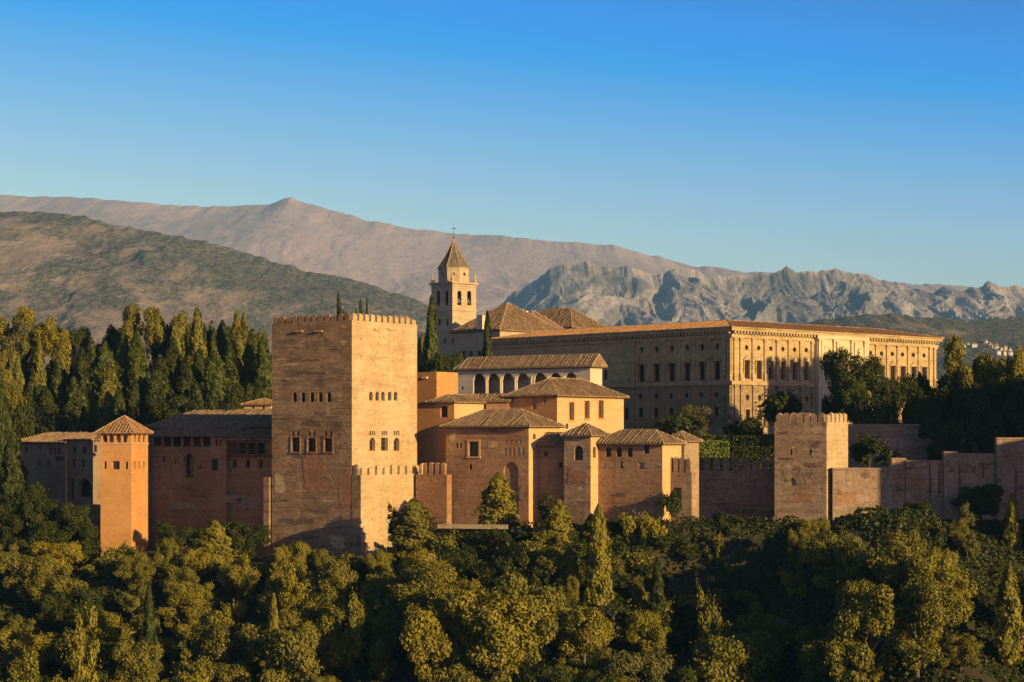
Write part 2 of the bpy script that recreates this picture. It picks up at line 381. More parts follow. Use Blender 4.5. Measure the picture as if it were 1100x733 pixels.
def block(parent, org, fr, u0, u1, v0, v1, z0, z1, mat, N=(), W=(), matW=None, depth=0.5, top=True, name='wall'):
    """house body: shaded face with openings N, sunlit face with openings W, plain backs and a top"""
    b = MB()
    oN = fr.pt(0, v0); oW = fr.pt(u0, 0)
    wall(b, oN, fr.L, -fr.R, u0, u1, z0, z1, N, depth)
    bw = MB() if matW else b
    wall(bw, oW, fr.R, -fr.L, v0, v1, z0, z1, W, depth)
    b.poly([fr.pt(u1, v0, z0), fr.pt(u1, v1, z0), fr.pt(u1, v1, z1), fr.pt(u1, v0, z1)], fr.L)
    b.poly([fr.pt(u0, v1, z0), fr.pt(u1, v1, z0), fr.pt(u1, v1, z1), fr.pt(u0, v1, z1)], fr.R)
    if top: b.poly([fr.pt(u0, v0, z1), fr.pt(u1, v0, z1), fr.pt(u1, v1, z1), fr.pt(u0, v1, z1)], Z)
    o = b.build(name, mat, parent, org)
    if matW:
        ow = bw.build(name, matW, parent, org)
    for q in N: window(parent, org, oN, fr.L, -fr.R, q, depth)
    for q in W: window(parent, org, oW, fr.R, -fr.L, q, depth)
    return o

def ribs(b, q, e, g, n, sp=0.6, hw=0.15, hh=0.16):
    '''rows of cover tiles running down one roof slope q'''
    P = [((x - q[0]).dot(e), (x - q[0]).dot(g)) for x in q]; x0 = min(p[0] for p in P); x1 = max(p[0] for p in P)
    k = int((x1 - x0) / sp); r = random
    for i in range(k):
        x = x0 + (i + 0.5) * (x1 - x0) / k + r.uniform(-0.03, 0.03); ys = []
        for a, c in zip(P, P[1:] + P[:1]):
            if (a[0] - x) * (c[0] - x) < 0: ys.append(a[1] + (c[1] - a[1]) * (x - a[0]) / (c[0] - a[0]))
        if len(ys) < 2: continue
        ya, yb = min(ys), max(ys)
        if yb - ya < 0.4: continue
        m = max(1, int((yb - ya) / 2.2)); ya -= r.uniform(0.02, 0.12)
        for j in range(m):
            s0, s1 = ya + (yb - ya) * j / m, ya + (yb - ya) * (j + 1) / m; h_ = hh * r.uniform(0.6, 1.4); w_ = hw * r.uniform(0.85, 1.15); dx = r.uniform(-0.04, 0.04)
            A = [q[0] + e * (x + dx + ox) + g * s0 + n * oz for ox, oz in ((-w_, 0.003), (-w_ * 0.6, h_ * 0.8), (0, h_), (w_ * 0.6, h_ * 0.8), (w_, 0.003))]
            B = [p + g * (s1 - s0) - n * 0.03 for p in A]
            uv = [(x * 1.0, s0), (x, s0), (x, s1), (x, s1)]
            for t in range(4): b.poly([A[t], A[t + 1], B[t + 1], B[t]], n, uv)
            b.poly(A, None, [(x, s0)] * 5)

def hip_roof(parent, org, fr, u0, u1, v0, v1, ze, zr, over=0.5, axis='u', i0=None, i1=None, mat='tile', cap='cap', thick=0.22):
    """hipped or gabled tiled roof over a rectangle with eaves; i0 / i1 set back the ridge ends"""
    u0 -= over; u1 += over; v0 -= over; v1 += over
    um, vm = (u0 + u1) / 2, (v0 + v1) / 2
    if axis == 'u':
        half = (v1 - v0) / 2; i0 = half if i0 is None else i0; i1 = half if i1 is None else i1
        if i0 + i1 > u1 - u0: i0 = i1 = (u1 - u0) / 2
        A, B = fr.pt(u0 + i0, vm, zr), fr.pt(u1 - i1, vm, zr)
    else:
        half = (u1 - u0) / 2; i0 = half if i0 is None else i0; i1 = half if i1 is None else i1
        if i0 + i1 > v1 - v0: i0 = i1 = (v1 - v0) / 2
        A, B = fr.pt(um, v0 + i0, zr), fr.pt(um, v1 - i1, zr)
    p = [fr.pt(u0, v0, ze), fr.pt(u1, v0, ze), fr.pt(u1, v1, ze), fr.pt(u0, v1, ze)]
    b = MB(); up = Z
    if axis == 'u':
        fs = [[p[0], p[1], B, A], [p[3], p[2], B, A], [p[0], p[3], A], [p[1], p[2], B]]
    else:
        fs = [[p[0], p[1], A], [p[3], p[2], B], [p[0], p[3], B, A], [p[1], p[2], B, A]]
    for q in fs:
        e = (q[1] - q[0]).normalized(); n = e.cross(q[2] - q[0]).normalized()
        if n.z < 0: n = -n
        g = n.cross(e)
        b.poly(q, n, [((x - q[0]).dot(e), (x - q[0]).dot(g)) for x in q])
        ribs(b, q, e, g, n)
    dn = Z * thick
    for i in range(4):
        j = (i + 1) % 4; b.poly([p[i], p[j], p[j] - dn, p[i] - dn])
    b.poly([x - dn for x in p], -Z)
    r = b.build('roof', mat, parent, org)
    c = MB()
    if (A - B).length > 0.2: c.tube(A, B, 0.13, n=6)
    ends = [(p[0], A), (p[3], A), (p[1], B), (p[2], B)] if axis == 'u' else [(p[0], A), (p[1], A), (p[2], B), (p[3], B)]
    for a, q in ends: c.tube(a, q, 0.12, n=6)
    c.build('ridge_cap', cap, r, org)
    ev = MB()                                          # rafters under the eaves
    for (a, bb, inn) in ((p[0], p[1], fr.R), (p[0], p[3], fr.L)):
        d = (bb - a); n = max(2, int(d.length / 0.7)); d = d / n
        for k in range(n):
            ev.box(a + d * (k + 0.5) - dn, d.normalized(), inn, Z, -0.08, 0.08, 0.04, over, -0.16, 0)
    ev.build('rafters', 'wood', r, org)
    return r

def merlons(parent, org, p0, p1, z, n, h, fill=0.62, thick=0.55, mat='great', cap=0.25, inward=None):
    """battlement: n upright merlons with weathered pyramid caps from p0 to p1"""
    d = (p1 - p0); L = d.length; U = d / L; step = L / n
    W = inward if inward is not None else Vector((-U.y, U.x, 0))
    for k in range(n):
        c = p0 + U * (step * (k + 0.5)); wd = step * fill * random.uniform(0.93, 1.06) / 2; hh = h * random.choice([0.78, 0.92, 0.97, 1.0, 1.0, 1.04])
        b = MB(); base = c + Z * z
        q = [base + U * sx * wd + W * sy for sx, sy in ((-1, 0), (1, 0), (1, thick), (-1, thick))]
        tq = [x + Z * (hh - cap) + (U * random.uniform(-0.03, 0.03)) for x in q]
        ctr = base + W * thick / 2
        for i in range(4):
            j = (i + 1) % 4; f = [q[i], q[j], tq[j], tq[i]]; m = sum(f, Vector((0, 0, 0))) / 4 - ctr; m.z = 0
            b.poly(f, m)
        apx = ctr + Z * hh
        apx0, apx1 = apx - U * wd * 0.35, apx + U * wd * 0.35
        b.poly([tq[0], tq[1], apx1, apx0], Z); b.poly([tq[3], tq[2], apx1, apx0], Z); b.poly([tq[0], tq[3], apx0], Z); b.poly([tq[1], tq[2], apx1], Z)
        b.build('merlon', mat, parent, org)

def patch(parent, org, o, U, N, sc, zc, w_, h_, seed, mat, name='masonry_patch', proud=0.03, rag=0.22):
    """irregular repair or weathered skin, a couple of centimetres proud of its wall"""
    r = random.Random(seed); n = 54; pts = []; ph = [(r.uniform(0, 6.28), k, r.uniform(0.5, 1) / k ** 0.6) for k in (2, 3, 5, 7, 11, 16)]; tot = sum(q[2] for q in ph)
    for i in range(n):
        a = 2 * math.pi * i / n; ca, sa = math.cos(a), math.sin(a)
        k = (abs(ca) ** 4 + abs(sa) ** 4) ** -0.25 * (1 - rag * (0.5 + 0.8 * sum(w * math.sin(f * a + p) for p, f, w in ph) / tot) - rag * 0.25 * r.random())
        pts.append((sc + ca * k * w_ / 2, zc + sa * k * h_ / 2))
    b = MB(); P = lambda s, z, d: o + U * s + Z * z + N * d
    for i in range(n):
        j = (i + 1) % n
        b.poly([P(sc, zc, proud), P(*pts[i], proud), P(*pts[j], proud)], N, [(sc, zc), pts[i], pts[j]])
        b.poly([P(*pts[i], proud), P(*pts[j], proud), P(*pts[j], 0.0), P(*pts[i], 0.0)])
    return b.build(name, mat, parent, org)

def band(parent, org, fr, u0, u1, v0, v1, z0, z1, out_, mat, name):
    """moulding that wraps the two seen faces and the backs"""
    b = MB(); b.box(fr.pt(0, 0), fr.L, fr.R, Z, u0 - out_, u1 + out_, v0 - out_, v1 + out_, z0, z1)
    return b.build(name, mat, parent, org)

# ------------------------------------------------------------------ terrain
def smooth(t): t = np.clip(t, 0, 1); return t * t * (3 - 2 * t)
WLX = [-400, -120, -75, -58, -45, -28, -15, 10, 25, 45, 62, 120, 400]        # where the slope starts to fall
WLY = [358, 358, 356, 350, 346, 342, 344, 338, 336, 335, 331, 328, 328]
RLX = [-400, -80, -58, -43, -40, -29, -20, -15, 2, 6, 12, 16, 26, 29, 33, 46, 50, 62, 400]      # line of the walls, where the ground steps up
RLY = [410, 408, 388, 372, 361, 357, 370, 369, 357, 355, 353, 349, 347, 357, 357, 357, 341, 338, 338]
ZBX = [-400, -120, -66, -45, -25, -12, 15, 30, 55, 90, 400]
ZBY = [-18, -21, -21.5, -22, -21, -16, -14.5, -14, -14, -13.5, -13.5]
def ground(x, y):
    x = np.asarray(x, float); y = np.asarray(y, float)
    wl = np.interp(x, WLX, WLY); zb = np.interp(x, ZBX, ZBY)
    d = np.maximum(wl - y, 0)
    low = zb - 0.47 * d + 7.0 * np.exp(-((x - 58) / 15) ** 2) * smooth(d / 10) - 9 * np.exp(-((x - 31) / 13) ** 2) * smooth(d / 10)
    low = np.maximum(low, -62 - 8 * smooth((200 - y) / 100))
    near = -3 - np.clip(y, 0, None) * 0.42 + np.clip(-y, 0, None) * 0.02
    low = np.maximum(low, near)
    plat = np.interp(x, [-200, -60, -40, -15, 15, 30, 120, 400], [-6, -6, -6, -6, -7, -7.5, -7, -7])
    rise = smooth((y - np.interp(x, [-60, -10, 20], [412, 385, 372])) / np.interp(x, [-60, 20], [68, 60])) * np.interp(x, [-300, -45, -10, 20, 200], [15, 15, 10, 8, 8])
    hi = plat + rise
    k = smooth((y - np.interp(x, RLX, RLY)) / 4.0)
    g = low * (1 - k) + hi * k
    back = smooth((y - 620) / 500)
    return g * (1 - back) + (-70) * back
def gz(x, y): return float(ground(x, y))

def grid_object(name, X, Y, Zg, mat, smooth_=True):
    ny, nx = X.shape
    me = bpy.data.meshes.new(name)
    co = np.stack([X, Y, Zg], -1).reshape(-1, 3).astype(np.float32)
    i = np.arange(ny * nx).reshape(ny, nx)
    q = np.stack([i[:-1, :-1], i[:-1, 1:], i[1:, 1:], i[1:, :-1]], -1).reshape(-1, 4).astype(np.int32)
    me.vertices.add(len(co)); me.vertices.foreach_set('co', co.ravel())
    me.loops.add(q.size); me.loops.foreach_set('vertex_index', q.ravel())
    me.polygons.add(len(q)); me.polygons.foreach_set('loop_start', np.arange(0, q.size, 4, dtype=np.int32))
    me.update(calc_edges=True); me.validate()
    me.polygons.foreach_set('use_smooth', [smooth_] * len(me.polygons))
    me.materials.append(mat)
    o = bpy.data.objects.new(name, me); COL.objects.link(o)
    return o

def lattice(ix, iy, seed):
    h = (ix.astype(np.int64) * 374761393 + iy.astype(np.int64) * 668265263 + seed * 1442695041) & 0xffffffff
    h = ((h ^ (h >> 13)) * 1274126177) & 0xffffffff
    return ((h ^ (h >> 16)) & 0xffffff) / float(0xffffff)
def vnoise(x, y, seed=0):
    xi = np.floor(x); yi = np.floor(y); fx = x - xi; fy = y - yi
    fx = fx * fx * fx * (fx * (fx * 6 - 15) + 10); fy = fy * fy * fy * (fy * (fy * 6 - 15) + 10)
    a = lattice(xi, yi, seed); b = lattice(xi + 1, yi, seed); c = lattice(xi, yi + 1, seed); d = lattice(xi + 1, yi + 1, seed)
    return (a * (1 - fx) + b * fx) * (1 - fy) + (c * (1 - fx) + d * fx) * fy
def fbm(x, y, seed=0, octv=6, gain=0.5, ridged=False):
    s = 0; amp = 1; tot = 0
    for k in range(octv):
        ang = 0.6 * k; xr = x * math.cos(ang) - y * math.sin(ang); yr = x * math.sin(ang) + y * math.cos(ang)
        n = vnoise(xr * 2 ** k + 17.3 * k, yr * 2 ** k + 5.1 * k, seed + k)
        if ridged: n = 1 - abs(2 * n - 1)
        s = s + amp * n; tot += amp; amp *= gain
    return s / tot

def ground_mat():
    m, t = new_mat('hillside_earth')
    pos = nd(t, 'ShaderNodeNewGeometry').outputs['Position']
    n1 = noise_tex(t, pos, 0.06, 6, 0.65); n2 = noise_tex(t, pos, 0.9, 7, 0.7)
    c = mixc(t, ramp(t, n1, 0.38, 0.62), (0.055, 0.045, 0.025), (0.04, 0.043, 0.018))
    c = mixc(t, ramp(t, n2, 0.5, 0.75), c, (0.08, 0.06, 0.034))
    finish(t, c, 0.95, n2, 0.7, 0.4)
    return m
def axis(vals):
    r = []
    for a, b, st in vals: r += list(np.arange(a, b, st))
    return np.array(r + [vals[-1][1]], float)
gx = axis([(-26000, -4000, 2000), (-4000, -800, 200), (-800, -200, 20), (-200, 200, 2.5), (200, 800, 20), (800, 4000, 200), (4000, 26000, 2000)])
gy = axis([(-3000, -200, 100), (-200, 240, 10), (240, 560, 2.5), (560, 1200, 20), (1200, 5000, 200), (5000, 40000, 2500)])
GX, GY = np.meshgrid(gx, gy); GZ = ground(GX, GY) + (fbm(GX * 0.12, GY * 0.12, 3, 4) - 0.5) * 1.2
structure(grid_object('ground', GX, GY, GZ, ground_mat()))

# ------------------------------------------------------------------ mountains
def mountain_mat(name, rock1, rock2, scrub, scrub_amt, sc, speck, steep_rock=0.0):
    m, t = new_mat(name)
    g = nd(t, 'ShaderNodeNewGeometry'); pos = scaled(t, g.outputs['Position'], (1, 0.3, 1))
    n1 = noise_tex(t, pos, 0.0011 * sc, 7, 0.65); n2 = noise_tex(t, pos, 0.006 * sc, 7, 0.7); n3 = noise_tex(t, pos, speck, 4, 0.8)
    c = mixc(t, ramp(t, n2, 0.35, 0.65), rock1, rock2)
    a = nd(t, 'ShaderNodeMath', _operation='MULTIPLY_ADD', i0=n2, i1=0.35, i2=n1).outputs[0]
    f = ramp(t, a, 0.80 - scrub_amt, 0.88 - scrub_amt, 0, 0.92)
    dots = ramp(t, n3, 0.46, 0.54, 0.0, 1.0)
    meadow = tuple(0.5 * (p + q) for p, q in zip(rock1, scrub))
    c = mixc(t, f, c, meadow)
    f = nd(t, 'ShaderNodeMath', _operation='MULTIPLY', i0=f, i1=dots).outputs[0]
    if steep_rock:
        nz = nd(t, 'ShaderNodeSeparateXYZ', Vector=g.outputs['Normal']).outputs['Z']
        f = nd(t, 'ShaderNodeMath', _operation='MULTIPLY', i0=f, i1=ramp(t, nz, 0.62 - 0.12, 0.62 + 0.16, 1 - steep_rock, 1)).outputs[0]
    c = mixc(t, f, c, scrub)
    hh = nd(t, 'ShaderNodeMath', _operation='MULTIPLY_ADD', i0=n3, i1=0.25, i2=n2).outputs[0]
    finish(t, c, 0.95, hh, 1.0, 0.12 / (0.006 * sc), 0.05)
    return m

def mountain(name, ridge, Yr, front, back, base, mat, amp, nsx, nsy, seed, power=1.3, jag=0.0, step=2.0, nyr=230, keep=0.9, octv=7, crag=None, flat=False):
    """range whose skyline follows the photograph, at its own distance, with spurs and gullies of real relief"""
    k0, k1 = ridge[0][0], ridge[-1][0]
    xs = (np.arange(k0, k1 + step, step) - CX) / F * Yr
    fr_ = np.linspace(0, 1, nyr) ** 0.8 * front; bk = np.linspace(0, back, 26)[1:]
    ys = np.concatenate([Yr - front + fr_, Yr + bk])
    X, Y = np.meshgrid(xs, ys)
    px = CX + F * X / Yr
    rz = np.interp(px, [p[0] for p in ridge], [(HY - p[1]) / F * Yr for p in ridge])
    row = rz[0]; kern = np.hanning(61); kern /= kern.sum()
    soft = np.convolve(np.pad(row, 30, mode='edge'), kern, 'valid')[None, :] + 0 * rz
    jg = jag * (fbm(X / (Yr * 0.006), X * 0, seed + 40, 5) - 0.5)
    t = np.clip((Y - (Yr - front)) / front, 0, 1)
    prof = t ** power
    near = np.where(Y <= Yr, np.clip((t - 0.72) / 0.28, 0, 1) ** 3, np.clip(1 - (Y - Yr) / (0.3 * back), 0, 1) ** 3)
    rz = soft + (rz - soft + jg) * near
    wx = X + 0.12 * (Y - Yr) + (fbm(X / nsx, Y / nsy, seed + 70, 5) - 0.5) * nsx * 1.5
    wy = Y + (fbm(X / nsx + 40, Y / nsy, seed + 90, 5) - 0.5) * nsy * 1.5
    rg = 0.65 * fbm(wx / nsx, wy / nsy, seed, octv, 0.52, True) + 0.35 * fbm(wx / (nsx * 0.4), wy / (nsy * 0.4), seed + 9, 6)
    env = np.where(Y <= Yr, np.clip(1 - t, 0, 1) ** 0.55 * np.clip(t * 3, 0, 1), 0.6)
    if crag:
        cs, ca = crag
        cr = fbm(wx / cs, wy / (cs * 2.2), seed + 200, 6, 0.55, True); mask = smooth((fbm(X / (cs * 5), Y / (cs * 5), seed + 300, 3) - 0.35) / 0.25)
        cterm = ca * (cr - 0.6) * (0.25 + 0.75 * mask)
    else: cterm = 0
    h = base + (rz - base) * prof + amp * (rg - keep) * env + cterm * np.clip((1 - t) * 5, 0.12, 1)
    after = np.clip((Y - Yr) / back, 0, 1)
    h = np.where(Y > Yr, (base + (rz - base) * (1 - after) ** 1.2) + amp * (rg - keep) * np.minimum(after * 4, 1) * 0.6, h)
    return structure(grid_object(name, X, Y, h, mat, not flat))

far_ridge = [(-420, 214), (-200, 206), (0, 210), (70, 212), (150, 217), (200, 221), (250, 222), (290, 220), (302, 215), (312, 212), (324, 217), (400, 238),
             (440, 245), (480, 251), (540, 254), (580, 258), (612, 260), (660, 264), (740, 285), (800, 292), (900, 300), (1100, 312), (1500, 320)]
mountain('distant_mountains', far_ridge, 14000, 6500, 4000, -100,
         mountain_mat('bare_high_mountain', (0.43, 0.315, 0.31), (0.49, 0.375, 0.36), (0.33, 0.26, 0.255), 0.12, 1.6, 0.02),
         190, 1300, 3400, 5, 0.9, 24, keep=0.75, crag=(420, 36))
rock_ridge = [(380, 420), (470, 380), (520, 345), (556, 312), (575, 300), (590, 291), (603, 286), (618, 283), (630, 280), (640, 284), (655, 291), (668, 287), (684, 290), (700, 295),
              (720, 291), (742, 292), (770, 297), (800, 299), (822, 294), (836, 288), (845, 285), (856, 291), (872, 295), (885, 291), (898, 289), (915, 294), (950, 301),
              (980, 309), (1000, 314), (1008, 311), (1016, 308), (1028, 312), (1045, 307), (1060, 305), (1075, 309), (1100, 308), (1180, 300), (1300, 315), (1500, 310)]
mountain('rocky_mountains', rock_ridge, 8200, 2000, 2200, -80,
         mountain_mat('limestone_crags', (0.19, 0.165, 0.17), (0.40, 0.35, 0.345), (0.12, 0.115, 0.115), 0.16, 2.0, 0.035, 0.8),
         620, 520, 1500, 21, 0.8, 36, 1.5, 340, 0.7, 8, crag=(200, 330), flat=True)
green_ridge = [(-420, 260), (-200, 236), (-60, 230), (0, 229), (30, 227), (60, 229), (100, 236), (130, 243), (165, 249), (200, 255), (232, 262), (260, 270),
               (300, 283), (330, 291), (370, 299), (420, 314), (470, 330), (520, 346), (600, 372), (700, 400), (800, 420)]
mountain('green_mountain', green_ridge, 4600, 2100, 1500, -75,
         mountain_mat('scrub_covered_mountain', (0.23, 0.185, 0.155), (0.34, 0.26, 0.215), (0.06, 0.072, 0.052), 0.205, 1.3, 0.10),
         150, 480, 1200, 33, 0.8, 14, 1.6, 300, 0.7, 8, crag=(150, 34))
foot_ridge = [(640, 400), (760, 372), (840, 352), (880, 344), (920, 339), (960, 338), (1000, 341), (1040, 344), (1080, 343), (1130, 338), (1250, 330), (1500, 330)]
FOOT = mountain('foothills', foot_ridge, 4300, 1900, 1200, -72,
         mountain_mat('wooded_foothills', (0.26, 0.19, 0.12), (0.33, 0.25, 0.165), (0.055, 0.066, 0.036), 0.22, 2.5, 0.12),
         80, 380, 700, 51, 1.0, 10, 1.8, 200, 0.7, 7)

# ------------------------------------------------------------------ the great tower
fr = Fr(378, 350, 35)
Ug = fr.u(292); Vg = fr.v(448); zt = zpx(344, 350); org = fr.pt(Ug / 2, Vg / 2, -22)
g = thing('great_tower', 'tall square battlemented tower, the biggest, one face brown and one sunlit', 'tower', org)
nN = [fr.opN(x, 4.6, 421.5, 432, 'arch', style='dark') for x in (316.6, 325.7, 335.2, 344.3, 353.4)]
for c in (317.5, 334.8, 352.6):
    nN.append(fr.opN(c, 8.6, 471, 485.5, style='frame', depth=0.7, trim=0.25, tmat='brickpatch'))
    nN += [fr.opN(c + d, 2.6, 463, 468.6, 'arch', depth=0.4) for d in (-2.6, 2.6)]
nN[5 + 0]['z1'] += 0.1
nW = [fr.opW(x, 3.6, 421, 430.5, 'arch') for x in (398.5, 405.2, 411.5, 418.6, 425)]
for c in (400, 413, 426):
    nW.append(fr.opW(c, 6 if c != 413 else 7.4, 470.5, 484.5, 'arch' if c != 413 else 'rect', style='frame', depth=0.7))
    nW += [fr.opW(c + d, 1.5, 463, 467.8, 'arch', depth=0.4) for d in (-2.2, 0, 2.2)]
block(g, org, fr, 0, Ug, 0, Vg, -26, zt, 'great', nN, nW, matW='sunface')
mh = zpx(336.2, 350) - zt
merlons(g, org, fr.pt(0.35, 0), fr.pt(Ug - 0.1, 0), zt, 12, mh, mat='great', inward=fr.R, fill=0.66)
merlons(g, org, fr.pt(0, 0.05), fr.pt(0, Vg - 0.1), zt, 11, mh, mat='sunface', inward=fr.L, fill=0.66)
merlons(g, org, fr.pt(Ug, 0.7), fr.pt(Ug, Vg), zt, 11, mh, mat='great', inward=-fr.L)
merlons(g, org, fr.pt(0.6, Vg), fr.pt(Ug, Vg), zt, 11, mh, mat='great', inward=-fr.R)
# plinth with its own battlemented walk on the sunny side
Up0 = -2.0; Up1 = fr.u(284.5); zp = zpx(511, 347); zl = zpx(513.5, 360)
b = MB()
zlow = zpx(513, 358)
block(g, org, fr, Up0, 0.0, -0.05, Vg + 0.6, -27, zp, 'great', matW='sunface', name='plinth')
block(g, org, fr, 0.0, Up1 - 1.3, -0.04, 0.0, -27, zpx(597, 350), 'great', name='plinth')
block(g, org, fr, Up1 - 1.3, Up1, -0.35, Vg, -27, zlow, 'great', name='plinth')
merlons(g, org, fr.pt(Up0, -0.2), fr.pt(Up0, Vg + 0.5), zp, 9, zpx(499.5, 347) - zp, mat='sunface', inward=fr.L, fill=0.66, thick=0.5)
merlons(g, org, fr.pt(Up0 + 0.6, -0.05), fr.pt(-0.1, -0.05), zp, 1, zpx(499.5, 347) - zp, mat='great', inward=fr.R, fill=0.6, thick=0.5)
# beams that stick out under the battlements
for face, xs, y in (('N', (322, 343), 356), ('W', (404, 419), 354)):
    for x in xs:
        bb = MB()
        if face == 'N':
            u = fr.u(x); bb.box(fr.pt(u, 0, zpx(y, fr.pt(u, 0).y)), fr.L, fr.R, Z, -0.8, 0.8, -0.35, 0.0, -0.1, 0.12)
        else:
            v = fr.v(x); bb.box(fr.pt(0, v, zpx(y, fr.pt(0, v).y)), fr.R, fr.L, Z, -0.7, 0.7, -0.35, 0.0, -0.1, 0.12)
        bb.build('gutter_beam', 'ochre', g, org)
oN = fr.pt(0, 0); oW = fr.pt(0, 0)
def pN(x, y, w_, h_, seed, mat, name='masonry_patch', rag=0.25, par=g, f=fr, v=0.0, o_=None):
    q = f.opN(x, w_, y - h_ / 2, y + h_ / 2, v=v)
    patch(par, o_ if o_ is not None else org, f.pt(0, v), f.L, -f.R, (q['s0'] + q['s1']) / 2, (q['z0'] + q['z1']) / 2, q['s1'] - q['s0'], q['z1'] - q['z0'], seed, mat, name, random.uniform(0.02, 0.05), rag)
pN(337, 507, 31, 42, 3, 'brickpatch', 'brick_patch', 0.35)
pN(371, 525, 17, 46, 4, 'brickpatch', 'brick_patch', 0.2)
pN(335, 455, 24, 9, 5, 'darkpatch', 'weathered_patch', 0.45)
pN(318, 560, 50, 11, 6, 'darkpatch', 'weathered_patch', 0.6)
pN(344, 549, 34, 8, 7, 'darkpatch', 'weathered_patch', 0.6)
pN(332, 578, 42, 7, 8, 'darkpatch', 'weathered_patch', 0.6)
pN(300, 520, 14, 26, 9, 'sunface', 'plaster_patch', 0.4)
pN(363, 583, 16, 17, 10, 'sunface', 'plaster_patch', 0.25)
pN(320, 400, 40, 8, 12, 'darkpatch', 'weathered_patch', 0.6)
for i in range(20):                                   # eaten-away lifts of earth, scattered over the dark face
    pN(random.uniform(300, 370), random.choice([365, 377, 389, 405, 414, 441, 447, 493, 535, 570]) + random.uniform(-4, 4), random.uniform(10, 30), random.uniform(2, 4.5), 60 + i, random.choice(['darkpatch', 'sunface', 'darkpatch']), 'weathered_patch', 0.6)
# low outer wall that joins the great tower and the hall
fB = Fr(480, 356.5, 35); org = fB.pt(3, 0.5, -18); zB = zpx(510, 358)
wB = thing('curtain_wall', 'short red battlemented wall between the great tower and the red hall', 'wall', org, 'battlemented curtain walls')
block(wB, org, fB, 0.0, fB.u(452.5) + 1.2, 0, 1.4, -20, zB, 'red')
merlons(wB, org, fB.pt(0.2, 0), fB.pt(fB.u(453), 0), zB, 4, zpx(497, 358) - zB, mat='red', inward=fB.R, thick=0.5)

# ------------------------------------------------------------------ slim orange tower, wing and houses at the left
fP = Fr(141, 362, 12)
UP = fP.u(108); VP = fP.v(159); zt = zpx(464.5, 362); org = fP.pt(UP / 2, VP / 2, -22)
p = thing('lookout_tower', 'slim orange plastered tower with tiled pyramid roof and open top gallery', 'tower', org)
N_ = [fP.opN(x, 5.6, 467.5, 475.5, 'arch', style='open', depth=0.35) for x in (112.5, 119.5, 127, 134.5)]
W_ = [fP.opW(x, 3.0, 467, 475, 'arch', style='open', depth=0.35) for x in (145, 150, 155)]
N_ += [fP.opN(113, 3, 496, 504), fP.opN(124.5, 8, 495.5, 504.5, style='frame'), fP.opN(136, 3, 496, 504)]
W_ += [fP.opW(x, 2.4, 495.5, 504, 'arch') for x in (145, 149.5, 154.5)]
block(p, org, fP, 0, UP, 0, VP, -26, zt, 'orange', N_, W_, top=True)
b = MB(); b.box(fP.pt(0, 0, zpx(476.4, 362)), fP.L, fP.R, Z, -0.12, UP + 0.12, -0.12, VP + 0.12, -0.18, 0.1); b.build('string_course', 'cap', p, org)
b = MB(); b.box(fP.pt(0, 0, 0), fP.L, fP.R, Z, 1.6, UP - 1.2, 1.6, VP - 1.2, zpx(478, 362), zt); b.build('inner_room', 'ochre', p, org)
hip_roof(p, org, fP, 0, UP, 0, VP, zt, zpx(446.5, 365), 0.75, 'u', mat='tile')

fQ = Fr(292, 368, 42)                                   # wing between the two towers, in their shade
uq = fQ.u(157); org = fQ.pt(uq / 2, 4, -20)
q = thing('palace_wing', 'shaded long wing with a row of gallery openings between the two towers', 'building', org)
zq = zpx(467.5, 374)
N_ = [fQ.opN(x, 9.2, 469.5, 480, style='open', depth=0.3) for x in (169, 179.5, 190, 200.5, 211, 221.5)] + \
     [fQ.opN(232, 3.6, 472, 479), fQ.opN(236.5, 2.6, 472, 479), fQ.opN(202.5, 11, 487.5, 513, 'arch', depth=0.8), fQ.opN(230.5, 7.5, 493, 505.5, style='frame'),
      fQ.opN(215, 2.4, 498, 504), fQ.opN(176, 3, 490, 497), fQ.opN(188, 2.4, 494, 499)]
ug = fQ.u(243)
block(q, org, fQ, ug, uq, 0, 9, -26, zq, 'red', N_)
hip_roof(q, org, fQ, ug, uq, 0, 9, zq, zpx(458, 376), 0.7, 'u', i0=0.1, i1=3, mat='oldtile', cap='oldtile')
for x in (195, 240, 262):
    pN(x, 540 + random.uniform(-4, 4), random.uniform(30, 55), random.uniform(8, 16), int(x), 'pale', 'plaster_patch', 0.4, par=q, f=fQ, v=0.0 if x < 243 else 1.0, o_=org)
org = fQ.pt(ug / 2, 5, -20)
q2 = thing('timber_gallery', 'shaded house end with dark timber balcony beside the great tower', 'building', org)
zq2 = zpx(472, 374)
N_ = [fQ.opN(x, 7.5, 476, 488, style='open', depth=0.4, v=1.0) for x in (250, 260, 270, 280)] + [fQ.opN(x, 5, 494, 503, style='frame', v=1.0) for x in (252, 266, 280)]
block(q2, org, fQ, -1.0, ug - 0.02, 1.0, 9, -26, zq2, 'red', N_)
b = MB()
for x in (246, 255, 265, 275, 285):
    u = fQ.u(x); b.box(fQ.pt(u, 0, 0), fQ.L, fQ.R, Z, -0.1, 0.1, -0.15, 0.05, zpx(492, 373), zq2)
b.box(fQ.pt(0, 0, 0), fQ.L, fQ.R, Z, 0.3, ug - 0.3, -0.2, 0.98, zpx(490.5, 373), zpx(489, 373)); b.box(fQ.pt(0, 0, 0), fQ.L, fQ.R, Z, 0.3, ug - 0.3, -0.2, -0.1, zpx(483.5, 373), zpx(482.7, 373))
b.build('balcony', 'wood', q2, org)
hip_roof(q2, org, fQ, -1.0, ug, -0.2, 9, zq2, zpx(463, 376), 0.5, 'u', i0=0.1, i1=0.1, mat='oldtile', cap='oldtile')
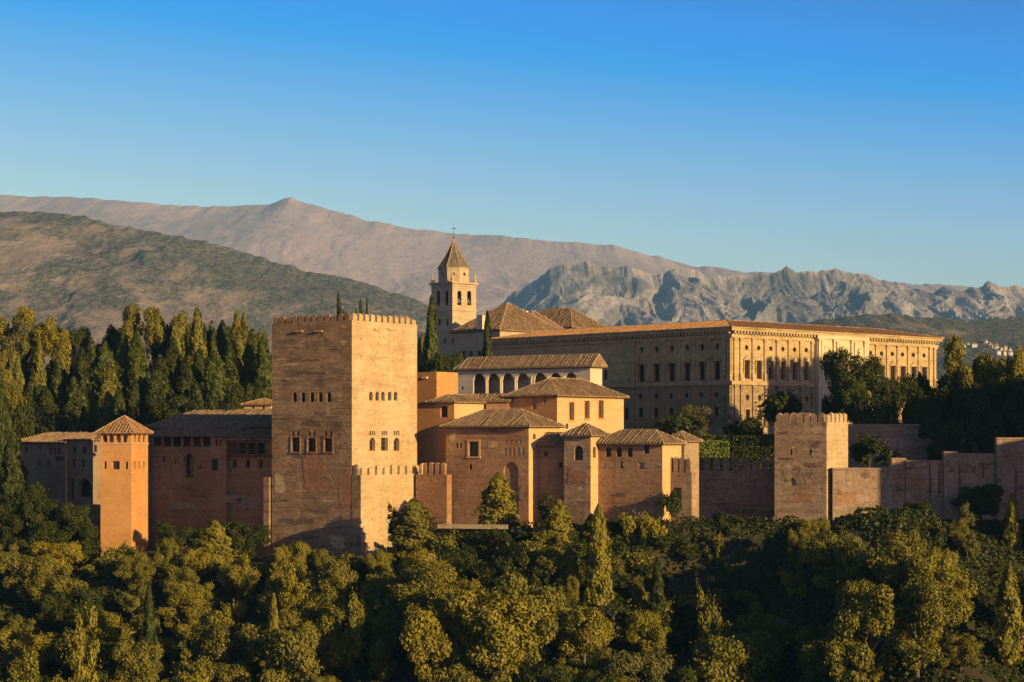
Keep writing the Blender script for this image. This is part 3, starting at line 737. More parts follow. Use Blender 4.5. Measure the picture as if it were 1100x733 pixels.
# broad hall behind the wing
fQ2 = Fr(296, 386, 42); uq = fQ2.u(160); org = fQ2.pt(uq / 2, 6, -8)
q3 = thing('courtyard_hall', 'shaded hall with a broad dark tiled roof and square chimney behind the wing', 'building', org)
block(q3, org, fQ2, -2, uq, 0, 13, -10, zpx(458, 388), 'red', [fQ2.opN(250, 4, 461, 468)])
rr = hip_roof(q3, org, fQ2, -2, uq, 0, 13, zpx(458, 400), zpx(441, 412), 0.8, 'u', mat='oldtile', cap='oldtile')
b = MB(); c = at(221, 441, 420); b.box(c, V(1,0,0), V(0,1,0), Z, -1.0, 1.0, -0.7, 0.7, -1.5, 1.3); b.box(c, V(1,0,0), V(0,1,0), Z, -1.2, 1.2, -0.9, 0.9, 1.3, 1.5)
b.build('chimney', 'white', rr, org)
fH = Fr(291, 400, 20); org = fH.pt(3, 3, -4)
hh = thing('small_house', 'little sunlit house peeping out behind the great tower, tiled roof', 'house', org)
block(hh, org, fH, 0, fH.u(262), 0, 6, -8, zpx(434, 400), 'ochre', [fH.opN(283, 3, 436, 441), fH.opN(272, 3, 436, 441)])
hip_roof(hh, org, fH, 0, fH.u(262), 0, 6, zpx(434, 400), zpx(428, 402), 0.5, 'u', mat='tile')
fH = Fr(84, 500, 30); org = fH.pt(2, 2, 10)
hh = thing('small_house', 'tiny ochre garden house among the cypresses on the hill top', 'house', org)
block(hh, org, fH, 0, fH.u(72), 0, 5, 8, zpx(371, 500), 'ochre', [fH.opN(76, 2, 373, 378)], [fH.opW(87, 2, 373, 378)])
hip_roof(hh, org, fH, 0, fH.u(72), 0, 5, zpx(371, 500), zpx(365, 502), 0.5, 'u', mat='tile')

# shaded houses far left
fR = Fr(71, 388, 46); uR = fR.u(17); org = fR.pt(uR / 2, 4, -18)
r_ = thing('grey_house', 'shaded whitewashed house with small windows, farthest to the left', 'house', org, 'shaded houses by the slim tower')
N_ = [fR.opN(x, 3, 481, 488, style='frame') for x in (54, 58.5, 63)] + [fR.opN(x, 3, 495, 501) for x in (24, 42, 52)] + [fR.opN(64, 11, 490.5, 496, style='frame'), fR.opN(43, 3, 477, 484), fR.opN(28, 3, 480, 486)]
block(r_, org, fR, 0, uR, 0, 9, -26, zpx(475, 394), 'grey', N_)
hip_roof(r_, org, fR, 0, uR, 0, 9, zpx(475, 394), zpx(465, 402), 0.6, 'u', i0=0.3, mat='oldtile', cap='oldtile')
fR2 = Fr(100, 382, 46); uR2 = fR2.u(71.5); org = fR2.pt(uR2 / 2, 4, -18)
r2 = thing('grey_house', 'shaded whitewashed house with dark doorway right beside the slim orange tower', 'house', org, 'shaded houses by the slim tower')
N_ = [fR2.opN(x, 4.4, 480, 487.5, style='frame') for x in (79.5, 90)] + [fR2.opN(x, 4, 493, 502, style='frame') for x in (79, 89)] + [fR2.opN(76, 6, 514, 537, depth=0.9), fR2.opN(91, 15, 514, 534, 'arch', depth=0.9)]
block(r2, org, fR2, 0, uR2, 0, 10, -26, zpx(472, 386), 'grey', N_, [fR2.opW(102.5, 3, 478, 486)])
hip_roof(r2, org, fR2, 0, uR2, 0, 10, zpx(472, 386), zpx(463.5, 392), 0.6, 'v', i1=0.3, mat='oldtile', cap='cap')
fR3 = Fr(80, 408, 46); uR3 = fR3.u(30); org = fR3.pt(uR3 / 2, 3, -10)
r3 = thing('grey_house', 'low shaded house with grey roof behind the two whitewashed houses', 'house', org, 'shaded houses by the slim tower')
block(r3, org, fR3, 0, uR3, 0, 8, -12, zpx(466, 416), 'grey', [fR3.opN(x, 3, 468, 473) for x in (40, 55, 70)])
hip_roof(r3, org, fR3, 0, uR3, 0, 8, zpx(466, 416), zpx(457, 424), 0.5, 'u', mat='oldtile', cap='oldtile')
fT = Fr(107, 376, 46); uT = fT.u(22); org = fT.pt(uT / 2, 0.5, -22)
tw = thing('retaining_wall', 'dark shaded retaining wall below the whitewashed houses', 'wall', org)
block(tw, org, fT, 0, uT, 0, 1.5, -28, zpx(541, 384), 'rampart')

# ------------------------------------------------------------------ the halls right of the great tower
fC = Fr(568, 350, 35); UC = fC.u(479); VC = fC.v(601); zC = zpx(457.5, 350); org = fC.pt(UC / 2, VC / 2, -16)
c = thing('red_hall', 'red walled hall with broad hipped roof right of the great tower', 'building', org)
N_ = [fC.opN(491, 2.4, 476, 481), fC.opN(495, 2.4, 476, 481), fC.opN(509, 10.5, 474.5, 490.5, style='frame', trim=0.35, tmat='ochre'), fC.opN(505.5, 3, 499, 504.5), fC.opN(549.5, 3, 496.5, 503, 'arch'),
      fC.opN(549, 16, 496.5, 552, 'arch', style='blind', mat='red', depth=0.3)]
N_ = [o for o in N_ if not (o['s1'] - o['s0'] < 0.9 and o['kind'] == 'arch')]
N_ += [fC.opN(x, 3.4, 481, 489.5, 'arch', style='blind', depth=0.15, mat='ochre') for x in (543, 547.5, 552, 557, 562)]
N_ += [fC.opN(x, 2.2, 473, 477, style='blind', depth=0.15, mat='ochre') for x in (544, 549, 554, 559)]
W_ = [fC.opW(574, 3, 466, 472, 'arch'), fC.opW(590, 3, 464, 469)]
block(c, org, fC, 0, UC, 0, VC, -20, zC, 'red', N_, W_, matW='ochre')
hip_roof(c, org, fC, 0, UC, 0, VC, zC, zpx(440, 356), 0.8, 'u', mat='oldtile')
for i, (x, y, w_, h_, m_) in enumerate([(486, 470, 9, 12, 'ochre'), (530, 478, 14, 9, 'ochre'), (500, 528, 24, 5, 'pale'), (535, 538, 16, 4, 'pale'), (488, 545, 12, 5, 'pale'), (520, 512, 18, 4, 'brickpatch'), (560, 530, 6, 20, 'pale'), (525, 463, 30, 3, 'darkpatch')]):
    pN(x, y, w_, h_, 200 + i, m_, 'plaster_patch', 0.5, par=c, f=fC, o_=org)

fG = Fr(469, 374, 35); UG = fG.u(454); VG = fG.v(492); org = fG.pt(UG / 2, VG / 2, -5)
b_ = thing('ochre_block', 'plain flat topped orange block at the left end of the arcade', 'building', org)
block(b_, org, fG, 0, UG + 3, 0, VG, -8, zpx(399.5, 374), 'orange', [], [fG.opW(489, 2, 424, 428)], matW='orange')
b = MB(); b.box(fG.pt(UG - 0.6, -0.4, 0), fG.L, fG.R, Z, -0.6, 0.6, 0, 0.4, zpx(407, 376), zpx(405, 376)); b.build('gutter_spout', 'white', b_, org)

fH = Fr(488, 366, 35); UH = fH.u(446); VH = fH.v(545); org = fH.pt(UH / 2, 3, -5)
h_ = thing('stair_house', 'low house with tiled lean-to roof between the orange block and red hall', 'building', org)
block(h_, org, fH, 0, UH, 0, 9, -18, zpx(431.5, 366), 'orange', [fH.opN(477, 7.5, 436.5, 448.5, style='frame')], matW='ochre')
hip_roof(h_, org, fH, 0, fH.u(462), 0, 9, zpx(431.5, 366), zpx(424, 369), 0.6, 'v', i0=2.5, i1=0.1, mat='oldtile')
fH2 = Fr(546, 372, 20); org = fH2.pt(5, 2, -5)
h2 = thing('passage_range', 'thin shaded passage range with tiled roof under the white arcade', 'building', org)
block(h2, org, fH2, 0, fH2.u(492), 0, 5, -10, zpx(430.5, 372), 'red', [fH2.opN(520, 4, 434, 440)])
hip_roof(h2, org, fH2, 0, fH2.u(487), 0, 5, zpx(430.5, 372), zpx(423.5, 375), 0.5, 'u', i0=0.1, i1=0.1, mat='oldtile', cap='oldtile')

fE = Fr(598.5, 366, 38); UE = fE.u(546); VE = fE.v(670); zE = zpx(424.5, 366); org = fE.pt(UE / 2, VE / 2, -6)
e = thing('council_hall', 'ochre hall with hipped roof and three tall slit windows in its sunlit side', 'building', org)
N_ = [fE.opN(552, 4, 429, 438, style='blind', mat='ochre', depth=0.2), fE.opN(574, 5, 428, 440, style='blind', mat='pale', depth=0.2), fE.opN(585, 3, 428, 434, style='blind', mat='pale', depth=0.2)]
W_ = [fE.opW(x, 4.8, y, y + 19, style='frame', depth=0.6, trim=0.18, tmat='orange') for x, y in ((614, 432.5), (630.5, 431), (645.5, 430.5))] + [fE.opW(609, 3, 455, 461, 'arch')]
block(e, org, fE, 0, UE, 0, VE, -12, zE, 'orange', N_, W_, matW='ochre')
hip_roof(e, org, fE, 0, UE, 0, VE, zE, zpx(406, 372), 0.8, 'v', mat='oldtile')

fF = Fr(634, 388, 35)
UF = fF.u(491.5); zF = zpx(397.0, 392); org = fF.pt(UF / 2, 4, -4)
f_ = thing('arcade_range', 'white arcade range with seven shadowy arches under a long tiled roof', 'building', org)
zF = zpx(394.0, 392); zFr = zpx(382.0, 396)
N_ = [fF.opN(x, w_, 401.5 - (x - 514) * 0.012, 424, 'arch', style='open', depth=0.5) for x, w_ in ((514.5, 12.5), (530, 12.5), (545.5, 12.5), (561.5, 13), (580, 12.5), (596.5, 12.5), (613, 12.5))]
N_.append(fF.opN(496.5, 2.5, 415, 419))
block(f_, org, fF, 0, UF, 0, 4.2, -6, zF, 'white', N_, top=False)
b = MB(); b.poly([fF.pt(0, 0, zF), fF.pt(0, 4.2, zF), fF.pt(0, 2.1, zFr - 0.15)], -fF.L); b.build('gable', 'white', f_, org)
for i, q in enumerate(N_[:-1]):                      # slender columns carrying the arches
    if i == 0: continue
    x = (N_[i - 1]['s0'] + q['s1']) / 2; b = MB()
    bp = fF.pt(x, -0.02, 0); z0, z1 = q['z0'] - 0.4, q['z1'] - 1.0
    b.tube(bp + Z * z0, bp + Z * z1, 0.16, n=8); b.box(bp, fF.L, fF.R, Z, -0.26, 0.26, -0.22, 0.3, z1, z1 + 0.35); b.build('column', 'marble', f_, org)
hip_roof(f_, org, fF, -0.2, UF, 0, 4.2, zF, zFr, 0.6, 'u', i0=0.15, i1=2.0, mat='oldtile')

fJ = Fr(634.5, 343, 35); UJ = fJ.u(606); VJ = UJ; zJ = zpx(467.5, 343); org = fJ.pt(UJ / 2, VJ / 2, -14)
j = thing('prayer_tower', 'small square tower with pyramid tiled roof and one arched window', 'tower', org)
N_ = [fJ.opN(621.5, 9.5, 479, 494.5, 'arch', depth=0.7, style='frame')]
W_ = [fJ.opW(638.5, 3, 480, 492, 'arch')]
block(j, org, fJ, 0, UJ, 0, VJ, -19, zJ, 'rampart', N_, W_, matW='ochre')
hip_roof(j, org, fJ, 0, UJ, 0, VJ, zJ, zpx(454.5, 346), 0.5, 'u', mat='oldtile')
pN(620, 512, 24, 20, 77, 'brickpatch', 'brick_patch', 0.3, par=j, f=fJ, o_=org); pN(620, 537, 22, 5, 78, 'pale', 'plaster_patch', 0.5, par=j, f=fJ, o_=org)

fK = Fr(711.5, 341.5, 35); _q = fJ.pt(0, fJ.v(642.5)); _k = (711.5 - CX) / F; _t = (_q.x - _k * _q.y) / (fK.L.x - _k * fK.L.y); fK.o = _q - fK.L * _t; UK = _t + 0.3; zK = zpx(476, 344); org = fK.pt(UK / 2, 3, -14)
k = thing('tiled_range', 'low tiled range with three small arched windows beside the small pointed tower', 'building', org)
N_ = [fK.opN(x, 6, 480.5, 491, 'arch', style='frame') for x in (653.5, 665, 676.5)] + [fK.opN(694.5, 6, 478.5, 487.5, style='frame'), fK.opN(668, 3.4, 496, 503), fK.opN(690, 8, 497, 504, style='blind', depth=0.2), fK.opN(706, 5, 496, 502, style='blind', depth=0.2)]
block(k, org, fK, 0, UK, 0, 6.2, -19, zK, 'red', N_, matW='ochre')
hip_roof(k, org, fK, 0, UK, 0, 6.2, zK, zpx(462, 348), 0.7, 'u', mat='oldtile')
for i, (x, y, w_, h_, m_) in enumerate([(655, 500, 11, 8, 'pale'), (672, 501, 8, 10, 'pale'), (700, 500, 22, 9, 'pale'), (690, 528, 30, 4, 'pale'), (665, 532, 20, 4, 'darkpatch'), (700, 520, 16, 3, 'brickpatch')]):
    pN(x, y, w_, h_, 300 + i, m_, 'plaster_patch', 0.5, par=k, f=fK, o_=org)
fK2 = Fr(735, 346, 35); org = fK2.pt(1, 3, -10)
k2 = thing('garden_lodge', 'small shaded lodge with hipped roof at the right end of the tiled range', 'building', org)
block(k2, org, fK2, 0, fK2.u(714), 0, 5, -19, zpx(473.5, 346), 'pale', [])
hip_roof(k2, org, fK2, 0, fK2.u(714), 0, 5, zpx(473.5, 346), zpx(464, 349), 0.5, 'v', mat='oldtile')
# lean-to between the red hall and the small tower
fI = Fr(606, 349, 35); org = fI.pt(3, 2, -12)
i_ = thing('lean_to', 'shaded wall with small lean-to roof between the red hall and pointed tower', 'building', org)
block(i_, org, fI, -1.5, fI.u(571.5), 0, 5, -19, zpx(478, 349), 'red', [fI.opN(586, 3, 485, 490), fI.opN(602, 3.5, 497, 503)])
hip_roof(i_, org, fI, -1.5, fI.u(571), 0, 5, zpx(478, 349), zpx(465, 353), 0.5, 'u', i0=0.1, i1=0.1, mat='oldtile', cap='oldtile')

# ------------------------------------------------------------------ ramparts to the right
fL0 = Fr(743, 337.5, 35); org = fL0.pt(2, 0.5, -14)
l0 = thing('curtain_wall', 'sunlit battlemented wall end with doorway below the garden lodge', 'wall', org, 'battlemented curtain walls')
zL = zpx(507.5, 339)
block(l0, org, fL0, 0, fL0.u(714), 0, 1.4, -19, zL, 'rampart', [fL0.opN(727.5, 9, 524, 545, depth=0.8)])
merlons(l0, org, fL0.pt(0.1, 0), fL0.pt(fL0.u(715.5), 0), zL, 4, zpx(491, 339) - zL, mat='rampart', inward=fL0.R, fill=0.72, thick=0.6)
fL = Fr(838, 355, 3); org = fL.pt(6, 0.7, -14); zL = zpx(506, 356)
l1 = thing('curtain_wall', 'dark shaded battlemented wall left of the small battlemented tower', 'wall', org, 'battlemented curtain walls')
block(l1, org, fL, 0, fL.u(738), 0, 1.6, -19, zL, 'rampart')
merlons(l1, org, fL.pt(0.2, 0), fL.pt(fL.u(744), 0), zL, 9, zpx(491.5, 356) - zL, mat='rampart', inward=fL.R, fill=0.66, thick=0.6)
pN(775, 520, 44, 9, 91, 'pale', 'plaster_patch', 0.45, par=l1, f=fL, o_=org); pN(820, 527, 20, 8, 92, 'pale', 'plaster_patch', 0.45, par=l1, f=fL, o_=org)

fM = Fr(888, 337, 30); UM = fM.u(832); VM = fM.v(911); zM = zpx(453.5, 337); org = fM.pt(UM / 2, VM / 2, -14)
m_ = thing('rampart_tower', 'small square battlemented tower with narrow sunlit side on the rampart', 'tower', org)
N_ = [fM.opN(850, 2.4, 483, 489), fM.opN(870.5, 2.4, 483, 489), fM.opN(850, 10, 513, 522, 'arch', style='blind', depth=0.2)]
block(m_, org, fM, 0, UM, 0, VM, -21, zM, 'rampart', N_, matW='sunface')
mh = zpx(443, 337) - zM
merlons(m_, org, fM.pt(0.3, 0), fM.pt(UM - 0.1, 0), zM, 7, mh, mat='rampart', inward=fM.R, fill=0.72, thick=0.6)
merlons(m_, org, fM.pt(0, 0.1), fM.pt(0, VM - 0.1), zM, 5, mh, mat='sunface', inward=fM.L, fill=0.66, thick=0.6)
merlons(m_, org, fM.pt(UM, 0.7), fM.pt(UM, VM), zM, 5, mh, mat='rampart', inward=-fM.L, fill=0.66, thick=0.6)
merlons(m_, org, fM.pt(0.7, VM), fM.pt(UM - 0.7, VM), zM, 5, mh, mat='rampart', inward=-fM.R, fill=0.66, thick=0.6)
for i, (x, y, w_, h_, mm) in enumerate([(846, 510, 12, 18, 'pale'), (863, 470, 26, 6, 'pale'), (842, 465, 14, 5, 'darkpatch'), (870, 500, 20, 6, 'darkpatch'), (860, 535, 40, 14, 'red'), (876, 478, 12, 10, 'darkpatch'), (868, 517, 10, 10, 'pale'), (845, 493, 20, 4, 'darkpatch')]):
    pN(x, y, w_, h_, 400 + i, mm, 'masonry_patch', 0.5, par=m_, f=fM, o_=org)

fN = Fr(1160, 335, 4); org = fN.pt(20, 1, -14)
n_ = thing('rampart_wall', 'long stepped rampart wall right of the small battlemented tower', 'wall', org)
segs = [(894, 958, 504.5, -1.0), (958, 973, 494, 0.0), (973, 1013, 496.5, -0.3), (1013, 1028, 487, -1.3), (1028, 1070, 489, 0.0), (1070, 1160, 472, -0.8)]
for x0, x1, y, dv in segs:
    zz = zpx(y, fN.pt(fN.u((x0 + x1) / 2), 0).y)
    block(n_, org, fN, fN.u(x1), fN.u(x0), dv, dv + 2.2, -20, zz, 'rampart', name='wall_section')
    b = MB(); b.box(fN.pt(0, dv, zz), fN.L, fN.R, Z, fN.u(x1) - 0.06, fN.u(x0) + 0.06, -0.15, 2.3, 0.01, 0.28); b.build('coping', 'pale', n_, org)
for i, x in enumerate((910, 925, 945, 985, 1012, 1040, 1060, 1083)):
    pN(x, random.uniform(515, 540), random.uniform(14, 30), random.uniform(10, 26), 500 + i, random.choice(['pale', 'red', 'pale']), 'plaster_patch', 0.45, par=n_, f=fN, v=[s[3] for s in segs if s[0] <= x < s[1]][0], o_=org)
for i, x in enumerate((1009, 1031, 1056, 1091, 999, 1045)):
    dv = [s[3] for s in segs if s[0] <= x < s[1]][0]
    pN(x, 520, 4, 52, 520 + i, 'darkpatch', 'damp_streak', 0.5, par=n_, f=fN, v=dv, o_=org)
fU = Fr(1036, 372, 4); org = fU.pt(8, 1, 0)
u_ = thing('terrace_wall', 'shaded upper terrace wall behind the rampart, under the dark trees', 'wall', org)
block(u_, org, fU, 0, fU.u(905), 0, 1.5, -8, zpx(457.5, 372), 'rampart')
b = MB(); b.box(fU.pt(0, 0, zpx(457.5, 372)), fU.L, fU.R, Z, -0.1, fU.u(905), -0.15, 1.6, 0.01, 0.3); b.build('coping', 'pale', u_, org)

# ------------------------------------------------------------------ renaissance palace
fA = Fr(786, 430, 47.5)
UA = fA.u(528); VA = fA.v(1007); zA0 = -2.0; zA = zpx(352.5, 430); org = fA.pt(UA / 2, VA / 2, 0)
pal = thing('renaissance_palace', 'huge square stone palace with low tiled roof and pilastered sunlit front', 'palace', org)
zmid = zpx(410.5, 430)
W_lo, W_up, N_lo, N_up = [], [], [], []
bays_l = [803, 816, 829, 842, 854.5, 867]; bays_c = [885, 904, 922]; bays_r = [936, 948, 959.5, 970.5, 982, 993.5]
k_ = 430.0
def palW(px, wpx, yt, yb, kind='rect', **kw):          # heights given at the corner, so storeys stay level
    q = fA.opW(px, wpx, 400, 410, kind, **kw); q['z1'] = zpx(yt, k_); q['z0'] = zpx(yb, k_); return q
def palN(px, wpx, yt, yb, kind='rect', **kw):
    q = fA.opN(px, wpx, 400, 410, kind, **kw); q['z1'] = zpx(yt, k_); q['z0'] = zpx(yb, k_); return q
for x in bays_l + bays_r:
    W_up.append(palW(x, 5.4, 387, 406.5, style='frame', depth=0.8)); W_up.append(palW(x, 3.6, 370, 375.5, 'round', depth=0.6))
    W_lo.append(palW(x, 4.6, 440, 451, style='frame', depth=0.8, trim=0.3, tmat='palace')); W_lo.append(palW(x, 3.6, 423.5, 430.5, 'round', depth=0.6))
for x in bays_c:
    W_up.append(palW(x, 6.0, 387, 405.5, style='frame', depth=0.8))
    W_lo.append(palW(x, 7, 427, 455, 'arch' if x == 904 else 'rect', depth=0.9))
nb = [688, 704.3, 720.6, 737, 753, 769.3]
for x in nb:
    N_up.append(palN(x, 7.4, 388, 408, style='frame', depth=0.8)); N_up.append(palN(x, 4.6, 368, 375.5, 'round', depth=0.6))
    N_lo.append(palN(x, 6.0, 437, 447.5, style='frame', depth=0.8, trim=0.3, tmat='palace')); N_lo.append(palN(x, 4.6, 420.5, 427.5, 'round', depth=0.6))
N_up.append(palN(649, 4.5, 393, 404)); N_lo.append(palN(672, 6, 437, 450, style='frame')); N_lo.append(palN(655, 6, 437, 450))
b = MB()
block(pal, org, fA, 0, UA, 0, VA, zA0 - 6, zmid, 'rustic', N_lo, W_lo, depth=0.8, top=False, name='ground_storey')
block(pal, org, fA, 0.25, UA, 0.25, VA - 0.2, zmid, zA, 'palace', [dict(q) for q in N_up], [dict(q) for q in W_up], depth=0.8, name='upper_storey')
band(pal, org, fA, 0, UA, 0, VA, zmid - 0.55, zmid + 0.25, 0.55, 'palace', 'string_course')
band(pal, org, fA, 0.25, UA, 0.25, VA, zA - 2.0, zA - 1.35, 0.35, 'palace', 'architrave')
band(pal, org, fA, 0.25, UA, 0.25, VA, zA - 0.55, zA + 0.02, 1.0, 'palace', 'cornice')
band(pal, org, fA, 0.25, UA, 0.25, VA, zA + 0.02, zA + 0.28, 1.25, 'palace', 'cornice')
band(pal, org, fA, 0, UA, 0, VA, zA0 - 6, zpx(459, k_), 0.4, 'palace', 'base_course')
b = MB()                                               # row of brackets under the cornice
n = int(VA / 1.0)
for i in range(n): b.box(fA.pt(0.25, 0, 0), fA.R, -fA.L, Z, (i + 0.25) * VA / n, (i + 0.75) * VA / n, 0.36, 0.9, zA - 1.1, zA - 0.58)
n = int(UA / 1.0)
for i in range(n): b.box(fA.pt(0, 0.25, 0), fA.L, -fA.R, Z, (i + 0.25) * UA / n, (i + 0.75) * UA / n, 0.36, 0.9, zA - 1.1, zA - 0.58)
b.build('brackets', 'palace', pal, org)
def pilaster(o, U, N, s, zb, zt_, w_=0.42, dpt=0.32, mat='palace'):
    b = MB(); b.box(o + U * s, U, N, Z, -w_, w_, 0.0, dpt, zb + 1.6, zt_ - 0.5)
    b.box(o + U * s, U, N, Z, -w_ - 0.16, w_ + 0.16, 0.0, dpt + 0.2, zb, zb + 1.6); b.box(o + U * s, U, N, Z, -w_ - 0.14, w_ + 0.14, 0.0, dpt + 0.16, zt_ - 0.5, zt_)
    b.build('pilaster', mat, pal, org)
def pediment(o, U, N, q, tri):
    c = (q['s0'] + q['s1']) / 2; hw = (q['s1'] - q['s0']) / 2 + 0.35; z = q['z1'] + 0.1; b = MB()
    b.box(o + U * c, U, N, Z, -hw - 0.1, hw + 0.1, 0.0, 0.4, z, z + 0.2)
    if tri:
        P = [o + U * (c - hw) + Z * (z + 0.2), o + U * (c + hw) + Z * (z + 0.2), o + U * c + Z * (z + 1.15)]
        Q = [x + N * 0.38 for x in P]; b.poly(Q, N)
        for i in range(3): b.poly([P[i], P[(i + 1) % 3], Q[(i + 1) % 3], Q[i]])
    for sx in (-1, 1): b.box(o + U * (c + sx * (hw - 0.15)), U, N, Z, -0.13, 0.13, 0.0, 0.22, q['z0'] - 0.2, z)
    b.box(o + U * c, U, N, Z, -hw, hw, 0.0, 0.35, q['z0'] - 0.45, q['z0'] - 0.2)
    b.build('pediment', 'palace', pal, org)
oWu = fA.pt(0.25, 0); oWl = fA.pt(0, 0); oNu = fA.pt(0, 0.25); oNl = fA.pt(0, 0)
def midv(a, b): return (fA.v(a) + fA.v(b)) / 2
edgesW = [fA.v(790), fA.v(796.5)] + [midv(a, b) for a, b in zip(bays_l, bays_l[1:])] + [fA.v(873)] + [fA.v(930)] + [midv(a, b) for a, b in zip(bays_r, bays_r[1:])] + [fA.v(999.5), fA.v(1004.5)]
for s in edgesW:
    pilaster(oWu, fA.R, -fA.L, s, zmid + 0.3, zA - 2.0); pilaster(oWl, fA.R, -fA.L, s, zpx(458, k_), zmid - 0.6, 0.5, 0.3, 'rustic')
edgesN = [fA.u(x) for x in (783, 777.5, 761, 745, 729, 712.5, 696, 680)]
for s in edgesN:
    pilaster(oNu, fA.L, -fA.R, s, zmid + 0.3, zA - 2.0); pilaster(oNl, fA.L, -fA.R, s, zpx(458, k_), zmid - 0.6, 0.5, 0.3, 'rustic')
i = 0
for q in W_up:
    if q['kind'] == 'rect': pediment(oWu, fA.R, -fA.L, q, i % 2 == 0); i += 1
for q in N_up:
    if q['kind'] == 'rect' and q['s1'] - q['s0'] > 1.5: pediment(oNu, fA.L, -fA.R, q, i % 2 == 0); i += 1
# pale marble frontispiece in the middle of the sunlit front
v0, v1 = fA.v(875), fA.v(929)
def shift(q, kind=None, **kw): r = dict(q); r.update(kw); return r
cup = [palW(x, 6.0, 388, 406, style='frame', depth=0.8) for x in bays_c]; clo = [palW(x, 7.0, 430, 455, 'arch', depth=0.8) for x in bays_c]
b = MB(); oC = fA.pt(-0.75, 0)
wall(b, oC, fA.R, -fA.L, v0, v1, zmid + 0.26, zA - 1.36, cup, 0.8); wall(b, oC, fA.R, -fA.L, v0, v1, zA0 - 4, zmid - 0.56, clo, 0.8)
for v in (v0, v1):
    for za, zb in ((zmid + 0.26, zA - 1.36), (zA0 - 4, zmid - 0.56)):
        b.poly([fA.pt(-0.75, v, za), fA.pt(0.3, v, za), fA.pt(0.3, v, zb), fA.pt(-0.75, v, zb)], fA.R * (1 if v == v1 else -1))
fp = b.build('frontispiece', 'marble', pal, org)
for q in cup + clo: window(pal, org, oC, fA.R, -fA.L, q, 0.8)
for q in cup: pediment(oC, fA.R, -fA.L, q, True)
b = MB(); b.box(fA.pt(-0.75, 0, 0), fA.R, -fA.L, Z, v0 - 0.2, v1 + 0.2, 0, 0.55, zmid - 0.56, zmid + 0.26); b.box(fA.pt(-0.75, 0, 0), fA.R, -fA.L, Z, v0 - 0.2, v1 + 0.2, 0, 0.35, zA - 1.36, zA - 0.57)
b.build('frontispiece_moulding', 'marble', pal, org)
for x in (876.5, 879.5, 892.5, 896, 911.5, 915, 925.5, 928):
    s = fA.v(x); pilaster(oC, fA.R, -fA.L, s, zmid + 0.3, zA - 1.4, 0.38, 0.4, 'marble'); pilaster(oC, fA.R, -fA.L, s, zpx(458, k_), zmid - 0.6, 0.4, 0.4, 'marble')
for x in bays_c:                                       # round medallions
    s = fA.v(x); ctr = oC + fA.R * s + Z * zpx(373, k_); b = MB()
    for r0, r1, d0, d1 in ((0.0, 0.95, 0.12, 0.12), (0.95, 1.25, 0.28, 0.28)):
        ring = [(math.cos(2*math.pi*i/20), math.sin(2*math.pi*i/20)) for i in range(20)]
        for i in range(20):
            a, c_ = ring[i], ring[(i + 1) % 20]; P = lambda t, r, d: ctr + fA.R * t[0] * r + Z * t[1] * r - fA.L * d
            b.poly([P(a, r0, d0), P(c_, r0, d0), P(c_, r1, d1), P(a, r1, d1)] if r0 else [ctr - fA.L * d0, P(c_, r1, d1), P(a, r1, d1)], -fA.L)
            b.poly([P(a, r1, d1), P(c_, r1, d1), P(c_, r1, 0), P(a, r1, 0)])
            if r0: b.poly([P(a, r0, d1), P(c_, r0, d1), P(c_, r0, 0), P(a, r0, 0)])
    b.build('medallion', 'marble', pal, org)
# ring of low tiled roof round the inner court
zr = zpx(342.5, 437); ri = 9.5; ov = 1.1; b = MB(); c = MB()
o_ = [(-ov, -ov), (UA + ov, -ov), (UA + ov, VA + ov), (-ov, VA + ov)]; n_in = [(ri, ri), (UA - ri, ri), (UA - ri, VA - ri), (ri, VA - ri)]; cc = [(2 * ri, 2 * ri), (UA - 2 * ri, 2 * ri), (UA - 2 * ri, VA - 2 * ri), (2 * ri, VA - 2 * ri)]
for i in range(4):
    jn = (i + 1) % 4
    for qa, qb, za, zb in ((o_, n_in, zA + 0.3, zr), (cc, n_in, zA + 0.3, zr)):
        q = [fA.pt(*qa[i], za), fA.pt(*qa[jn], za), fA.pt(*qb[jn], zb), fA.pt(*qb[i], zb)]
        e_ = (q[1] - q[0]).normalized(); nn = e_.cross(q[2] - q[0]).normalized(); nn = nn if nn.z > 0 else -nn; gg = nn.cross(e_)
        b.poly(q, nn, [((x - q[0]).dot(e_), (x - q[0]).dot(gg)) for x in q])
        if qa is o_: ribs(b, q, e_, gg, nn, 0.7, 0.18, 0.13)
    c.tube(fA.pt(*o_[i], zA + 0.3), fA.pt(*n_in[i], zr), 0.16, n=6); c.tube(fA.pt(*n_in[i], zr), fA.pt(*n_in[jn], zr), 0.16, n=6)
rf = b.build('roof', 'palacetile', pal, org); c.build('ridge_cap', 'cap', rf, org)

# ------------------------------------------------------------------ church with bell tower behind the arcade
fS = Fr(486, 528, 45); US = fS.u(463.5); VS = fS.v(511.5); zS = zpx(304.5, 528); org = fS.pt(US / 2, VS / 2, 5)
s_ = thing('bell_tower', 'church bell tower with arched belfry openings and dark pointed spire', 'tower', org)
N_ = [fS.opN(x, 3.8, 312.5, 328, 'arch', style='open', depth=0.6) for x in (470.5, 479.5)] + [fS.opN(x, 2.6, 343, 350) for x in (472, 480.5)]
W_ = [fS.opW(x, 4.4, 312.5, 328, 'arch', style='open', depth=0.6) for x in (493.5, 504)]
block(s_, org, fS, 0, US, 0, VS, 2, zS, 'church', N_, W_)
for y0, y1, o2 in ((304.5, 302.5, 0.45), (307, 305.6, 0.2), (333.6, 332.2, 0.22), (355, 353, 0.2)): band(s_, org, fS, 0, US, 0, VS, zpx(y0, 528), zpx(y1, 528), o2, 'church', 'cornice')
